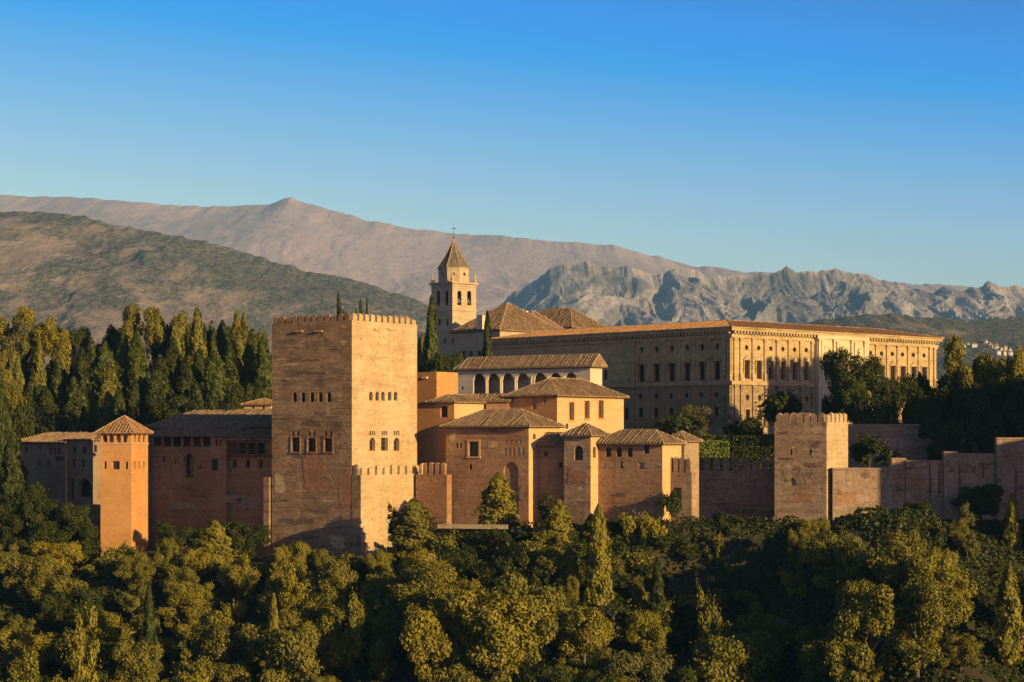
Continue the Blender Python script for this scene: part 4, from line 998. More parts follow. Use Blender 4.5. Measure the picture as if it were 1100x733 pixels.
b = MB(); b.box(fS.pt(0, 0, 0), fS.L, fS.R, Z, 1.2, US - 1.2, 1.2, VS - 1.2, zpx(330, 528), zS - 0.3); b.build('dark_belfry_core', 'void', s_, org)  # solid dark core, paints the shade behind the open arches
for x in (493.5, 504):
    v = fS.v(x); cb = fS.pt(0.55, v, zpx(325, 528)); b = MB(); b.ring(cb, [(0.62, 0), (0.5, 0.3), (0.38, 0.9), (0.2, 1.2), (0.02, 1.25)], 12); b.build('bell', 'bronze', s_, org, True)
zc0 = zpx(302.5, 528)
for u, v in ((0, 0), (US, 0), (0, VS), (US, VS)):
    b = MB(); cp = fS.pt(u * 0.94 + 0.12, v * 0.94 + 0.12, zc0)
    b.ring(cp, [(0.45, 0), (0.45, 0.5), (0.6, 0.55), (0.6, 0.7), (0.35, 0.8), (0.22, 1.9), (0.3, 2.05), (0.02, 2.5)], 8); b.build('pinnacle', 'church', s_, org)
ctr = fS.pt(US / 2, VS / 2, 0); zd = zpx(287, 530); rot = math.radians(22.5 - 45)
rd = US * 0.54
b = MB(); b.ring(ctr, [(rd, zc0), (rd, zd - 0.3), (rd + 0.25, zd - 0.25), (rd + 0.3, zd)], 8, rot); b.build('drum', 'church', s_, org)
for i in range(8):
    a = rot + 2 * math.pi * (i + 0.5) / 8; nv = Vector((math.cos(a), math.sin(a), 0)); tv = Vector((-nv.y, nv.x, 0)); cp = ctr + nv * (rd * math.cos(math.pi / 8)) + Z * zpx(294, 529)
    b = MB(); ring = [cp + (tv * math.cos(2*math.pi*t/12) + Z * math.sin(2*math.pi*t/12)) * 0.42 + nv * 0.06 for t in range(12)]
    b.poly(ring, nv)
    for t in range(12): b.poly([ring[t], ring[(t+1) % 12], ring[(t+1) % 12] - nv * 0.06, ring[t] - nv * 0.06])
    b.build('oculus', 'pane', s_, org)
zap = zpx(256, 530)
b = MB(); b.ring(ctr, [(rd + 0.35, zd), (rd * 0.62, zd + (zap - zd) * 0.38), (rd * 0.30, zd + (zap - zd) * 0.7), (0.08, zap)], 8, rot); sp = b.build('spire', 'slate', s_, org)
b = MB()
for i in range(8):
    a = rot + 2 * math.pi * i / 8; d = Vector((math.cos(a), math.sin(a), 0)); pr = [(rd + 0.35, zd), (rd * 0.62, zd + (zap - zd) * 0.38), (rd * 0.30, zd + (zap - zd) * 0.7), (0.08, zap)]
    for (ra, za), (rb, zb) in zip(pr, pr[1:]): b.tube(ctr + d * ra + Z * za, ctr + d * rb + Z * zb, 0.1, n=5)
b.build('spire_ribs', 'cap', sp, org)
b = MB(); b.tube(ctr + Z * zap, ctr + Z * zpx(240.5, 530), 0.09, 0.05, 6); b.ring(ctr + Z * (zap + 0.2), [(0.02, 0), (0.3, 0.25), (0.02, 0.55)], 8)
b.box(ctr + Z * zpx(244.2, 530), V(1,0,0), V(0,1,0), Z, -0.6, 0.6, -0.06, 0.06, 0, 0.14); b.build('weather_cross', 'iron', s_, org)

fW = Fr(534, 503, 45); org = fW.pt(6, 6, 5)
ch = thing('church', 'church body with several hipped tile roofs beside the bell tower', 'church', org)
zw = zpx(355.5, 508)
N_ = [fW.opN(x, 4, 377, 386, 'arch' if x == 506 else 'rect') for x in (497.5, 506, 515)] + [fW.opN(x, 2.4, 364, 369) for x in (478, 486)]
block(ch, org, fW, -1, fW.u(469), 0, 10, 0, zw, 'church', N_)
hip_roof(ch, org, fW, -1, fW.u(487), 0, 22, zw, zpx(325.5, 518), 0.7, 'u', mat='oldtile')
fW2 = Fr(566, 518, 47); zw2 = zpx(355, 518)
block(ch, org, fW2, 0, fW2.u(536), 0, 14, 0, zw2, 'church', name='chapel_wall')
hip_roof(ch, org, fW2, 0, fW2.u(536), 0, 14, zw2, zpx(333.5, 528), 0.6, 'u', mat='oldtile')
fW3 = Fr(614, 540, 45); zw3 = zpx(352, 540)
block(ch, org, fW3, -2, 22, -2, 12, 0, zw3, 'church', name='transept_wall')
hip_roof(ch, org, fW3, -2, 22, -2, 12, zw3, zpx(331.5, 548), 0.6, 'u', mat='oldtile')
b = MB(); cp = at(517.5, 343, 506); b.box(cp, fW.L, fW.R, Z, -0.9, 0.9, -0.7, 0.7, -2.5, 0.8); b.box(cp, fW.L, fW.R, Z, -1.1, 1.1, -0.9, 0.9, 0.8, 1.0); b.build('chimney', 'white', ch, org)
b = MB(); cp = at(565, 337, 520); b.box(cp, fW.L, fW.R, Z, -0.4, 0.4, -0.4, 0.4, -3, 0.7); b.build('chimney', 'white', ch, org)

# unseen castle tower added beyond the right edge to cast shade on the palace front
fX = Fr(550, 100, -49.5); fX.o = Vector((142, 370, 0)); org = fX.pt(-5, 5, -8)
kx = thing('shade_caster_keep', 'added unseen battlemented keep beyond the right edge, shading the palace front', 'tower', org)
block(kx, org, fX, -11, 11, 0, 12, -10, 38, 'rampart')
for p0, p1, inw in ((fX.pt(-11, 0), fX.pt(11, 0), fX.R), (fX.pt(-11, 12), fX.pt(11, 12), -fX.R), (fX.pt(-11, 0), fX.pt(-11, 12), fX.L), (fX.pt(11, 0), fX.pt(11, 12), -fX.L)):
    merlons(kx, org, p0, p1, 38, 9, 2.0, mat='rampart', inward=inw)
fY = Fr(550, 100, -49.5); fY.o = Vector((119, 293, 0)); org = fY.pt(0, 3, -14)  # unseen wall, added to throw shade on the stepped rampart
ky = thing('shade_caster_wall', 'added outer shade-casting wall beyond the right edge of the view', 'wall', org)
block(ky, org, fY, -12, 9, 0, 3, -40, 11.5, 'rampart')
fY = Fr(550, 100, -49.5); fY.o = Vector((150, 331, 0)); org = fY.pt(0, 3, -14)  # second unseen wall, added to keep the lower right grove in shade
ky = thing('shade_caster_wall', 'added higher inner shade-casting wall beyond the right edge of the view', 'wall', org)
block(ky, org, fY, -10, 37, 0, 3, -30, 27, 'rampart'); merlons(ky, org, fY.pt(-10, 0), fY.pt(37, 0), 27, 20, 1.8, mat='rampart', inward=fY.R)

# ------------------------------------------------------------------ trees
def leaf_object(name, C, Nn, size, tint, mat, aspect=1.0, up=None):
    n = len(C); r = RNG
    a = r.normal(size=(n, 3)) if up is None else up
    T = a - (a * Nn).sum(1, keepdims=True) * Nn; T /= np.linalg.norm(T, axis=1, keepdims=True) + 1e-9
    B = np.cross(Nn, T); s = size[:, None] * 0.5
    fold = Nn * s * 0.35
    v = np.stack([C - T * s * aspect, C + B * s + fold, C + T * s * aspect, C - B * s + fold], 1).reshape(-1, 3).astype(np.float32)
    me = bpy.data.meshes.new(name)
    me.vertices.add(len(v)); me.vertices.foreach_set('co', v.ravel())
    idx = np.arange(n * 4, dtype=np.int32)
    me.loops.add(n * 4); me.loops.foreach_set('vertex_index', idx)
    me.polygons.add(n); me.polygons.foreach_set('loop_start', np.arange(0, n * 4, 4, dtype=np.int32))
    me.update(calc_edges=True)
    at_ = me.attributes.new('tint', 'FLOAT', 'FACE'); at_.data.foreach_set('value', tint.astype(np.float32))
    me.materials.append(M[mat]); return me

def unit(a): return a / (np.linalg.norm(a, axis=-1, keepdims=True) + 1e-9)

def broad_crown(seed, rx=4.5, h=9.0, base=1.6, ncl=46, per=400, leaf=0.28, clr=(0.75, 1.35), flat=1.0, top_bias=0.0):
    r = np.random.default_rng(seed)
    lobes = [(np.array([0, 0, base + (h - base) * 0.5]), rx * 0.8, (h - base) * 0.5)]
    for i in range(r.integers(3, 6)):
        a = r.uniform(0, 2 * math.pi); d = rx * r.uniform(0.4, 0.75)
        lobes.append((np.array([math.cos(a) * d, math.sin(a) * d, base + (h - base) * r.uniform(0.2, 0.82)]), rx * r.uniform(0.3, 0.52), (h - base) * r.uniform(0.16, 0.32)))
    cs = []; rs = []
    for i in range(ncl):
        c, a, b = lobes[r.integers(0, len(lobes))]
        d = unit(r.normal(size=3)); d[2] = d[2] * 0.9 + 0.12
        k = r.uniform(0.62, 1.0)
        p = c + d * np.array([a, a, b]) * k
        if p[2] < base * 0.7: p[2] = base * 0.7 + r.random() * 0.5
        cs.append(p); rs.append(r.uniform(*clr))
    C, Nn, Sz, T = [], [], [], []
    for c, q in zip(cs, rs):
        m = int(per * (q / clr[1]) ** 1.6); d = unit(r.normal(size=(m, 3)))
        rad = q * (0.45 + 0.62 * r.random(m) ** 0.55)
        C.append(c + d * rad[:, None] * np.array([1, 1, 0.85])); Nn.append(unit(d * 1.0 + r.normal(size=(m, 3)) * 0.55 + np.array([0, 0, 0.25])))
        Sz.append(leaf * r.uniform(0.6, 1.35, m)); T.append(np.clip(r.random() * 0.6 + r.random(m) * 0.4, 0, 1))
    for i in range(int(ncl * 1.3)):                    # stray sprays beyond the clumps
        c = cs[r.integers(0, ncl)]; d = unit(c - np.array([0, 0, base + (h - base) * 0.4])); m = 12; l = r.uniform(0.9, 1.9)
        t = r.random((m, 1)); C.append(c + d * l * t + r.normal(size=(m, 3)) * 0.18); Nn.append(unit(r.normal(size=(m, 3)) + d)); Sz.append(leaf * r.uniform(0.5, 0.9, m)); T.append(r.random(m))
    return np.concatenate(C), np.concatenate(Nn), np.concatenate(Sz), np.concatenate(T)

def cypress_crown(seed, rx=1.5, h=14.0, n=5200, leaf=0.42, blunt=0.55):
    r = np.random.default_rng(seed)
    t = r.random(n) ** 0.85; z = 0.3 + t * (h - 0.3); a = r.uniform(0, 2 * math.pi, n)
    prof = np.minimum(1, (t / 0.12) ** 0.5) * (1 - t ** (1.6 + blunt)) ** 0.8 + 0.03
    ph = r.uniform(0, 6.28, 4)
    flute = 1 + 0.16 * np.sin(a * 3 + ph[0] + z * 0.5) + 0.12 * np.sin(a * 5 + ph[1] - z * 0.9) + 0.14 * np.sin(z * 1.7 + a * 2 + ph[2]) + 0.08 * np.sin(z * 4 + a * 4 + ph[3])
    rad = rx * prof * flute * (0.55 + 0.5 * r.random(n) ** 0.5)
    C = np.stack([np.cos(a) * rad, np.sin(a) * rad, z], 1)
    Nn = unit(np.stack([np.cos(a), np.sin(a), 0.25 + 0 * a], 1) + r.normal(size=(n, 3)) * 0.5)
    up = unit(np.stack([np.cos(a) * 0.25, np.sin(a) * 0.25, np.ones(n)], 1) + r.normal(size=(n, 3)) * 0.25)
    return C, Nn, leaf * r.uniform(0.6, 1.3, n), r.random(n), up

def trunk_mesh(name, h, r0, nb, seed, spread, z0=0.3):
    b = MB(); r = random.Random(seed); p = Vector((0, 0, -1.5)); pts = [p]
    for i in range(6): p = Vector((r.uniform(-0.25, 0.25) * i * 0.4, r.uniform(-0.25, 0.25) * i * 0.4, (i + 1) / 6 * h)); pts.append(p)
    for i in range(6): b.tube(pts[i], pts[i + 1], r0 * (1 - i / 7.5), r0 * (1 - (i + 1) / 7.5), 7)
    for k in range(nb):
        i = r.randrange(2, 6); s = pts[i]; a = r.uniform(0, 6.28); l = spread * r.uniform(0.5, 0.95)
        m = s + Vector((math.cos(a) * l * 0.5, math.sin(a) * l * 0.5, l * 0.45)); e = m + Vector((math.cos(a + r.uniform(-0.6, 0.6)) * l * 0.5, math.sin(a + r.uniform(-0.6, 0.6)) * l * 0.5, l * r.uniform(0.2, 0.6)))
        b.tube(s, m, r0 * 0.42, r0 * 0.28, 5); b.tube(m, e, r0 * 0.28, r0 * 0.08, 5)
    me_o = b.build(name, 'bark'); me = me_o.data; bpy.data.objects.remove(me_o); return me

KINDS = {}
for i in range(7):
    h = [9, 8.5, 10, 9, 11, 8, 9.5][i]; rx = [4.6, 5.0, 4.4, 4.8, 4.2, 4.4, 4.9][i]
    KINDS['broad', i] = (leaf_object('crown', *broad_crown(100 + i, rx, h, 1.4, 58, 430, 0.265), 'leaf_olive'), trunk_mesh('trunk', h * 0.7, 0.28, 7, i, rx * 0.75), h, rx)
for i in range(3):
    KINDS['young', i] = (leaf_object('crown', *broad_crown(140 + i, 2.2, 9, 1.0, 46, 130, 0.30, (0.45, 0.8)), 'leaf_yellow'), trunk_mesh('trunk', 6.5, 0.16, 6, 20 + i, 1.6), 9, 2.2)
for i in range(4):
    rx, h = ((1.5, 14), (1.7, 15), (1.3, 13), (2.6, 15))[i]
    C_, N_, S_, T_, U_ = cypress_crown(160 + i, rx, h, 5600 if i < 3 else 7500, 0.42, (0.5, 0.9, 0.3, 0.9)[i])
    KINDS['cypress', i] = (leaf_object('crown', C_, N_, S_, T_, 'leaf_cypress', 1.5, U_), trunk_mesh('trunk', 5, 0.2, 0, 40 + i, 1), h, rx)
for i in range(4):                                     # tall grove trees: many narrow plumes side by side
    r = np.random.default_rng(180 + i); parts = []
    for k in range(7 if i < 2 else 5):
        a = r.uniform(0, 6.28); d = r.uniform(0, 2.6); hh = r.uniform(9, 15) * (1 - d * 0.08)
        C_, N_, S_, T_, U_ = cypress_crown(900 + i * 10 + k, r.uniform(1.1, 1.7), hh, 1700, 0.5, 1.2)
        C_ = C_ + np.array([math.cos(a) * d, math.sin(a) * d, 0.8]); parts.append((C_, N_, S_, T_, U_))
    cat = [np.concatenate([q[j] for q in parts]) for j in range(5)]
    KINDS['grove', i] = (leaf_object('crown', cat[0], cat[1], cat[2], cat[3], 'leaf_cypress', 1.3, cat[4]), trunk_mesh('trunk', 8, 0.35, 5, 60 + i, 2), 14, 3.8)
for i in range(3):                                     # stone pines with a high rounded head
    KINDS['pine', i] = (leaf_object('crown', *broad_crown(220 + i, 4.6, 13, 5.0, 46, 280, 0.34), 'leaf_yellow'), trunk_mesh('trunk', 9, 0.32, 7, 80 + i, 3), 13, 4.6)
for i in range(3):
    KINDS['shrub', i] = (leaf_object('crown', *broad_crown(240 + i, 2.4, 2.6, 0.3, 26, 130, 0.32, (0.5, 0.9)), 'leaf_olive'), trunk_mesh('trunk', 1.5, 0.1, 5, 90 + i, 1.2), 2.6, 2.4)

TREES = []
def tree(kind, i, px, ytop, Y, wpx=None, mat=None, label=None, cat='tree', name=None, group=None, base=None, x=None, h=None):
    me, tm, H, RX = KINDS[kind, i]
    X = (px - CX) / F * Y if x is None else x
    zg = gz(X, Y) - 0.3 if base is None else base
    hh = (zpx(ytop, Y) - zg) if h is None else h
    if hh < 1: hh = 1.0
    sz = hh / H; sx = (wpx / F * Y / 2) / RX if wpx else sz
    nm = name or {'broad': 'broadleaf_tree', 'young': 'young_tree', 'cypress': 'cypress_tree', 'grove': 'evergreen_tree', 'pine': 'pine_tree', 'shrub': 'shrub'}[kind]
    root = bpy.data.objects.new(nm, None); COL.objects.link(root); root.location = (X, Y, zg); root.scale = (sx, sx, sz)
    root.rotation_euler = (0, 0, random.uniform(0, 6.28)); root.empty_display_size = 0.5
    c = bpy.data.objects.new('crown', me); COL.objects.link(c); c.parent = root
    if mat: c.material_slots[0].link = 'OBJECT'; c.material_slots[0].material = M[mat]
    t = bpy.data.objects.new('trunk', tm); COL.objects.link(t); t.parent = root
    root['category'] = cat
    if label: root['label'] = label
    if group: root['group'] = group
    TREES.append(dict(o=root, px=px if x is None else CX + F * X / Y, py=HY - F * (zg + hh * 0.6) / Y, kind=kind, mat=mat, w=sx * RX * 2, label=label, Y=Y))
    return root

# along the foot of the walls
tree('cypress', 3, 445, 536, 337, 40, 'leaf_olive', 'rounded olive tree against the sunlit foot of the great tower', base=-18.5)
tree('cypress', 3, 536, 508, 343, 37, 'leaf_yellow', 'tall yellow-green young tree in front of the red hall')
tree('cypress', 3, 600, 537, 333, 28, 'leaf_yellow', 'yellow-green young tree left of the small pointed tower')
tree('young', 0, 589, 528, 339, 22, 'leaf_dark', 'dark young tree behind the yellow-green one by the small pointed tower')
tree('cypress', 3, 643, 543, 316, 27, 'leaf_yellow', 'olive cone shaped cypress below the small pointed tower')
tree('cypress', 2, 635, 552, 335, 14, 'leaf_dark', 'dark thin cypress tucked behind the olive cone shaped one')
tree('young', 2, 425, 545, 342, 16, 'leaf_dark', 'small dark sapling close to the great tower')
tree('cypress', 0, 1087.5, 530, 320, 15, 'leaf_yellow', 'slim yellow-green cypress in front of the right end of the rampart')
tree('cypress', 1, 1084, 607, 284, 27, 'leaf_yellow', 'large yellow-green cypress at the lower right corner')
tree('cypress', 2, 294, 640, 300, 17, 'leaf_yellow', 'slim olive cypress standing in the lower wood under the great tower')
tree('young', 1, 1040, 541, 322, 18, 'leaf_grey', 'thin half bare grey tree in front of the rampart', base=None)
tree('young', 0, 446, 612, 312, 27, 'leaf_olive', 'pointed olive tree alone in the dark gap below the great tower')
tree('cypress', 3, 231, 560, 346, 36, 'leaf_yellow', 'bright yellow-green tree in front of the wall between the two towers')
tree('broad', 5, 176, 578, 346, 30, 'leaf_olive', 'round olive tree at the foot of the slim orange tower')
tree('broad', 3, 60, 583, 350, 56, 'leaf_gold', 'golden green round tree below the shaded whitewashed houses')
tree('broad', 6, 5, 583, 350, 46, 'leaf_olive', 'olive tree cut by the left edge, below the whitewashed houses')
tree('broad', 2, 143, 594, 342, 44, 'leaf_olive', 'wide olive tree just below the slim orange tower')
tree('broad', 0, 313, 583, 336, 38, 'leaf_yellow', 'yellow-green tree against the dark foot of the great tower')
tree('broad', 4, 347, 590, 337, 26, 'leaf_olive', 'narrow olive tree under the plaster patch of the great tower')
tree('broad', 5, 215, 590, 343, 36, 'leaf_gold', 'golden tree in front of the bright yellow-green one below the wall')
for kd, i_, px, yt, Y, w_, mt, lb in (
    ('cypress', 3, 612, 588, 322, 22, 'leaf_olive', 'olive cone shaped conifer on the slope just left of the pointed tower cypress'),
    ('young', 1, 380, 640, 306, 26, 'leaf_yellow', 'upright yellow-green tree in the middle of the wood under the great tower corner'),
    ('cypress', 2, 540, 672, 300, 15, 'leaf_yellow', 'slim pale conifer low on the slope below the red hall'),
    ('young', 2, 503, 652, 303, 24, 'leaf_olive', 'upright olive tree beside the slim pale conifer below the red hall'),
    ('young', 0, 478, 668, 300, 22, 'leaf_gold', 'little golden tree low on the slope below the red hall'),
    ('cypress', 3, 985, 588, 312, 24, 'leaf_dark', 'dark broad conifer in the wood below the low rampart'),
    ('young', 1, 950, 606, 305, 34, 'leaf_yellow', 'upright bright tree in the wood below the low rampart'),
    ('young', 2, 765, 640, 300, 26, 'leaf_olive', 'upright olive tree in the shady hollow below the dark wall'),
    ('cypress', 0, 160, 628, 308, 18, 'leaf_dark', 'dark slim cypress in the wood below the slim orange tower'),
    ('young', 0, 92, 640, 304, 30, 'leaf_yellow', 'upright yellow-green tree in the wood at the lower left'),
    ('cypress', 1, 706, 600, 316, 16, 'leaf_dark', 'dark slim cypress at the edge of the shady hollow')):
    tree(kd, i_, px, yt, Y, w_, mt, lb)
tree('shrub', 0, 680, 557, 333, 34, 'leaf_yellow', 'clipped green hedge bush below the tiled range', 'bush')
tree('shrub', 1, 703, 559, 332, 28, 'leaf_yellow', 'clipped green hedge bush near the doorway wall', 'bush')
tree('shrub', 2, 719, 530, 335.5, 20, 'leaf_dark', 'dark creeper bush growing beside the wall doorway', 'bush', base=-13)
tree('broad', 2, 1052, 520, 331, 54, 'leaf_dark', 'big dark tree in shade against the rampart', cat='tree')
tree('broad', 3, 985, 540, 326, 34, 'leaf_dark', 'dark tree below the low part of the rampart')
tree('shrub', 0, 934, 474, 360, 46, 'leaf_dark', 'large rounded dark bush between rampart and terrace wall', 'bush', base=-5)
# terrace trees before the palace and right-hand grove
RG = 'trees right of the palace'
tree('broad', 0, 917, 376, 392, 60, 'leaf_dark', 'big dark tree standing before the sunlit palace front', base=2)
tree('broad', 4, 920, 408, 386, 30, 'leaf_cypress', 'smaller green tree in front of the big dark one by the palace', base=1)
for kind, i, px, yt, Y, w_, mt, lb in (
    ('broad', 1, 1047, 377, 394, 76, 'leaf_olive', 'tallest olive tree of the dark grove right of the palace'),
    ('pine', 0, 1074, 386, 392, 58, 'leaf_olive', 'olive pine behind the tallest tree of the right grove'),
    ('broad', 5, 1100, 374, 388, 44, 'leaf_yellow', 'yellowish tree cut by the right edge above the rampart'),
    ('grove', 0, 986, 393, 402, 38, 'leaf_dark', 'dark pointed tree at the right end of the palace'),
    ('broad', 2, 1010, 398, 398, 56, 'leaf_dark', 'dark round tree left of the tallest olive tree in the grove'),
    ('broad', 3, 962, 404, 396, 50, 'leaf_dark', 'dark tree hiding the right part of the palace ground floor'),
    ('grove', 1, 1029, 402, 394, 44, 'leaf_dark', 'dark pointed tree in front of the tallest olive tree'),
    ('broad', 6, 1066, 410, 388, 66, 'leaf_dark', 'wide dark tree above the high end of the rampart'),
    ('broad', 4, 1096, 405, 384, 60, 'leaf_dark', 'dark tree at the right edge above the rampart'),
    ('broad', 0, 940, 420, 385, 50, 'leaf_dark', 'low dark tree right of the big dark tree by the palace'),
    ('broad', 1, 985, 425, 382, 62, 'leaf_dark', 'low wide dark tree above the terrace wall'),
    ('broad', 5, 1040, 428, 380, 62, 'leaf_dark', 'low dark tree above the end of the terrace wall'),
    ('broad', 2, 1085, 440, 372, 60, 'leaf_dark', 'lowest dark tree just behind the highest rampart section'),
    ('broad', 6, 896, 405, 394, 34, 'leaf_dark', 'dark tree at the left shoulder of the big tree by the palace'),
    ('broad', 3, 1050, 455, 362, 60, 'leaf_dark', 'dark bushy tree directly behind the stepped rampart'),
    ('broad', 3, 1008, 452, 366, 50, 'leaf_dark', 'dark bushy tree hiding the end of the terrace wall')):
    tree(kind, i, px, yt, Y, w_, mt, lb, group=RG)
tree('broad', 4, 742, 436, 408, 46, 'leaf_grey', 'grey olive tree before the shaded palace side')
tree('shrub', 1, 842, 425, 400, 44, 'leaf_dark', 'dark bush in the shadow on the palace front', 'bush', base=2)
tree('shrub', 2, 800, 452, 390, 50, 'leaf_dark', 'dark bush under the sunlit palace corner', 'bush', base=-1)
tree('shrub', 0, 720, 452, 395, 60, 'leaf_dark', 'dark bush under the shaded palace side, beside the grey olive tree', 'bush', base=-1)
tree('cypress', 0, 463.5, 319, 440, 17, 'leaf_cypress', 'tall slim cypress in front of the bell tower')
tree('cypress', 2, 523.5, 336, 448, 13, 'leaf_dark', 'small dark cypress in front of the church wall')
tree('grove', 2, 452, 348, 446, 22, 'leaf_olive', 'bushy evergreen between the great tower and the tall slim cypress')
tree('broad', 3, 481, 379, 425, 34, 'leaf_dark', 'low dark tree under the bell tower, left of the arcade roof')
tree('broad', 0, 459, 384, 430, 24, 'leaf_dark', 'low dark tree at the right edge of the great tower')
tree('broad', 5, 386, 323, 470, 12, 'leaf_dark', 'tree top rising just above the middle of the great tower')
tree('cypress', 2, 394, 322, 470, 5, 'leaf_dark', 'thin cypress tip rising above the great tower')
tree('broad', 1, 367, 328, 472, 12, 'leaf_dark', 'low tree top showing above the dark face of the great tower')
# wooded hill top at the left
LG = 'trees on the hill top left'
spec = [('pine',0,8,334,485,46,'leaf_yellow'),('pine',1,44,331,480,44,'leaf_yellow'),('broad',4,27,345,470,40,'leaf_grey'),('pine',2,60,344,470,36,'leaf_yellow'),('grove',0,100,357,480,44,'leaf_dark'),
 ('grove',1,133,345,486,40,'leaf_cypress'),('pine',0,157,331,478,46,'leaf_olive'),('grove',2,182,340,486,36,'leaf_dark'),('grove',3,203,329,478,48,'leaf_olive'),('grove',0,226,338,484,34,'leaf_cypress'),
 ('cypress',3,239,345,488,22,'leaf_dark'),('grove',1,258,327,480,30,'leaf_olive'),('grove',2,280,348,484,28,'leaf_olive'),('cypress',0,133,358,458,20,'leaf_cypress'),('cypress',1,147,356,455,22,'leaf_cypress'),
 ('cypress',3,113,372,440,42,'leaf_cypress'),('cypress',2,118,390,430,26,'leaf_olive'),('cypress',0,172,383,440,26,'leaf_dark'),('cypress',1,186,365,456,24,'leaf_dark'),('cypress',2,200,385,442,24,'leaf_dark'),
 ('cypress',0,214,376,450,22,'leaf_dark'),('cypress',3,231,378,442,36,'leaf_cypress'),('cypress',1,246,370,452,24,'leaf_dark'),('cypress',2,257,352,462,18,'leaf_olive'),('cypress',0,271,355,455,24,'leaf_cypress'),
 ('cypress',1,282,362,450,20,'leaf_cypress'),('cypress',2,277,412,420,20,'leaf_dark'),('grove',3,36,372,450,40,'leaf_dark'),('grove',0,62,378,450,46,'leaf_dark'),('cypress',1,42,365,445,16,'leaf_olive'),
 ('cypress',0,88,375,452,22,'leaf_dark'),('cypress',2,66,362,462,14,'leaf_olive'),('grove',1,8,366,440,40,'leaf_olive'),('broad',2,4,395,425,40,'leaf_olive'),('cypress',1,19,385,430,18,'leaf_olive'),
 ('grove',2,92,400,432,50,'leaf_dark'),('grove',3,160,398,436,50,'leaf_dark'),('grove',0,214,405,432,56,'leaf_dark'),('grove',1,255,408,430,50,'leaf_dark'),('grove',2,48,405,428,60,'leaf_dark'),
 ('grove',3,130,415,424,50,'leaf_dark'),('broad',6,62,430,412,60,'leaf_dark'),('broad',5,20,432,408,50,'leaf_dark'),('broad',0,95,436,408,50,'leaf_dark'),('cypress',3,3,425,385,46,'leaf_dark'),('cypress',1,12,470,372,30,'leaf_dark'),  # big left-edge cypress takes dark leaves to paint in the shade there
 ('grove',3,-6,400,380,40,'leaf_dark'),('broad',2,180,425,420,60,'leaf_dark'),('broad',1,235,425,418,60,'leaf_dark'),('broad',4,12,540,362,40,'leaf_dark'),('broad',5,60,560,358,60,'leaf_dark'),('broad',3,95,565,357,34,'leaf_dark'),('broad',0,118,352,490,44,'leaf_dark'),('broad',1,170,346,492,46,'leaf_dark'),('broad',2,212,350,490,46,'leaf_cypress'),('broad',5,244,352,492,40,'leaf_dark'),('broad',6,272,360,490,40,'leaf_dark'),('broad',3,76,352,488,44,'leaf_dark'),('broad',4,24,352,486,50,'leaf_dark'),('pine',2,190,334,490,40,'leaf_olive'),('broad',4,38,520,362,46,'leaf_dark'),('broad',2,82,540,360,40,'leaf_dark'),('broad',0,265,560,358,50,'leaf_dark'),('broad',1,195,565,360,60,'leaf_dark')]
for kind, i, px, yt, Y, w_, mt in spec: tree(kind, i, px, yt, Y, w_, mt, group=LG)
# the wood on the slope below the walls
LIM = ([-60, 0, 100, 160, 300, 380, 450, 520, 640, 720, 760, 800, 832, 870, 900, 960, 1000, 1060, 1100, 1160], [592, 594, 600, 600, 602, 600, 597, 598, 602, 596, 590, 580, 566, 558, 558, 560, 562, 566, 568, 568])
rr = random.Random(5); placed = []
WG = 'trees of the slope below the walls'
for row in range(12):
    Y = 338 - row * 5.8
    nX = int(170 / 7.6)
    for cidx in range(nX + 1):
        X = -0.262 * Y + (cidx + (row % 2) * 0.5 + rr.uniform(-0.38, 0.38)) * (0.524 * Y / nX); yy = Y + rr.uniform(-2.2, 2.2)
        px = CX + F * X / yy
        if not -40 < px < 1140: continue
        zg = gz(X, yy) - 0.3
        h = rr.choice([4.5, 6, 7.5, 9, 10.5, 12, 14]) * rr.uniform(0.9, 1.1); lim = np.interp(px, *LIM) + rr.choice([-8, 0, 6, 14, 26])
        if 455 < px < 735 and yy > 331: continue
        hmax = zpx(lim, yy) - zg
        if hmax < 3.2: continue
        h = min(h, hmax)
        if rr.random() < 0.08: continue
        if 655 < px < 835 and yy > 304: h = min(h, rr.uniform(2.2, 4.0))
        if abs(px - 643) < 34 and yy > 300: continue
        if HY - F * (zg + h) / yy > 745: continue
        if abs(px - 1084) < 44 and yy < 316: continue
        i = rr.randrange(7); wpx = h * rr.uniform(0.72, 1.05) * F / yy
        mt = rr.choices(['leaf_olive', 'leaf_yellow', 'leaf_grey', 'leaf_dark', 'leaf_gold'], [5, 3.4, 0.5, 1.4, 0.1])[0]
        tree('broad' if h > 4.2 else 'shrub', i if h > 4.2 else i % 3, 0, 0, yy, wpx, mt, x=X, h=h, group=WG)

for i in range(70):                                   # bushes of the open bank below the walls
    px = rr.uniform(455, 810); yy = rr.uniform(306, 338) if px > 700 else rr.uniform(322, 336); X = (px - CX) / F * yy; hb = rr.uniform(1.4, 3.6)
    zt_ = gz(X, yy) + hb
    if HY - F * zt_ / yy < (566 if px < 640 else 556): continue
    tree('shrub', rr.randrange(3), 0, 0, yy, hb * rr.uniform(1.3, 2.4) * F / yy, rr.choice(['leaf_dark', 'leaf_olive', 'leaf_dark']), x=X, h=hb, group='bushes of the bank below the walls')

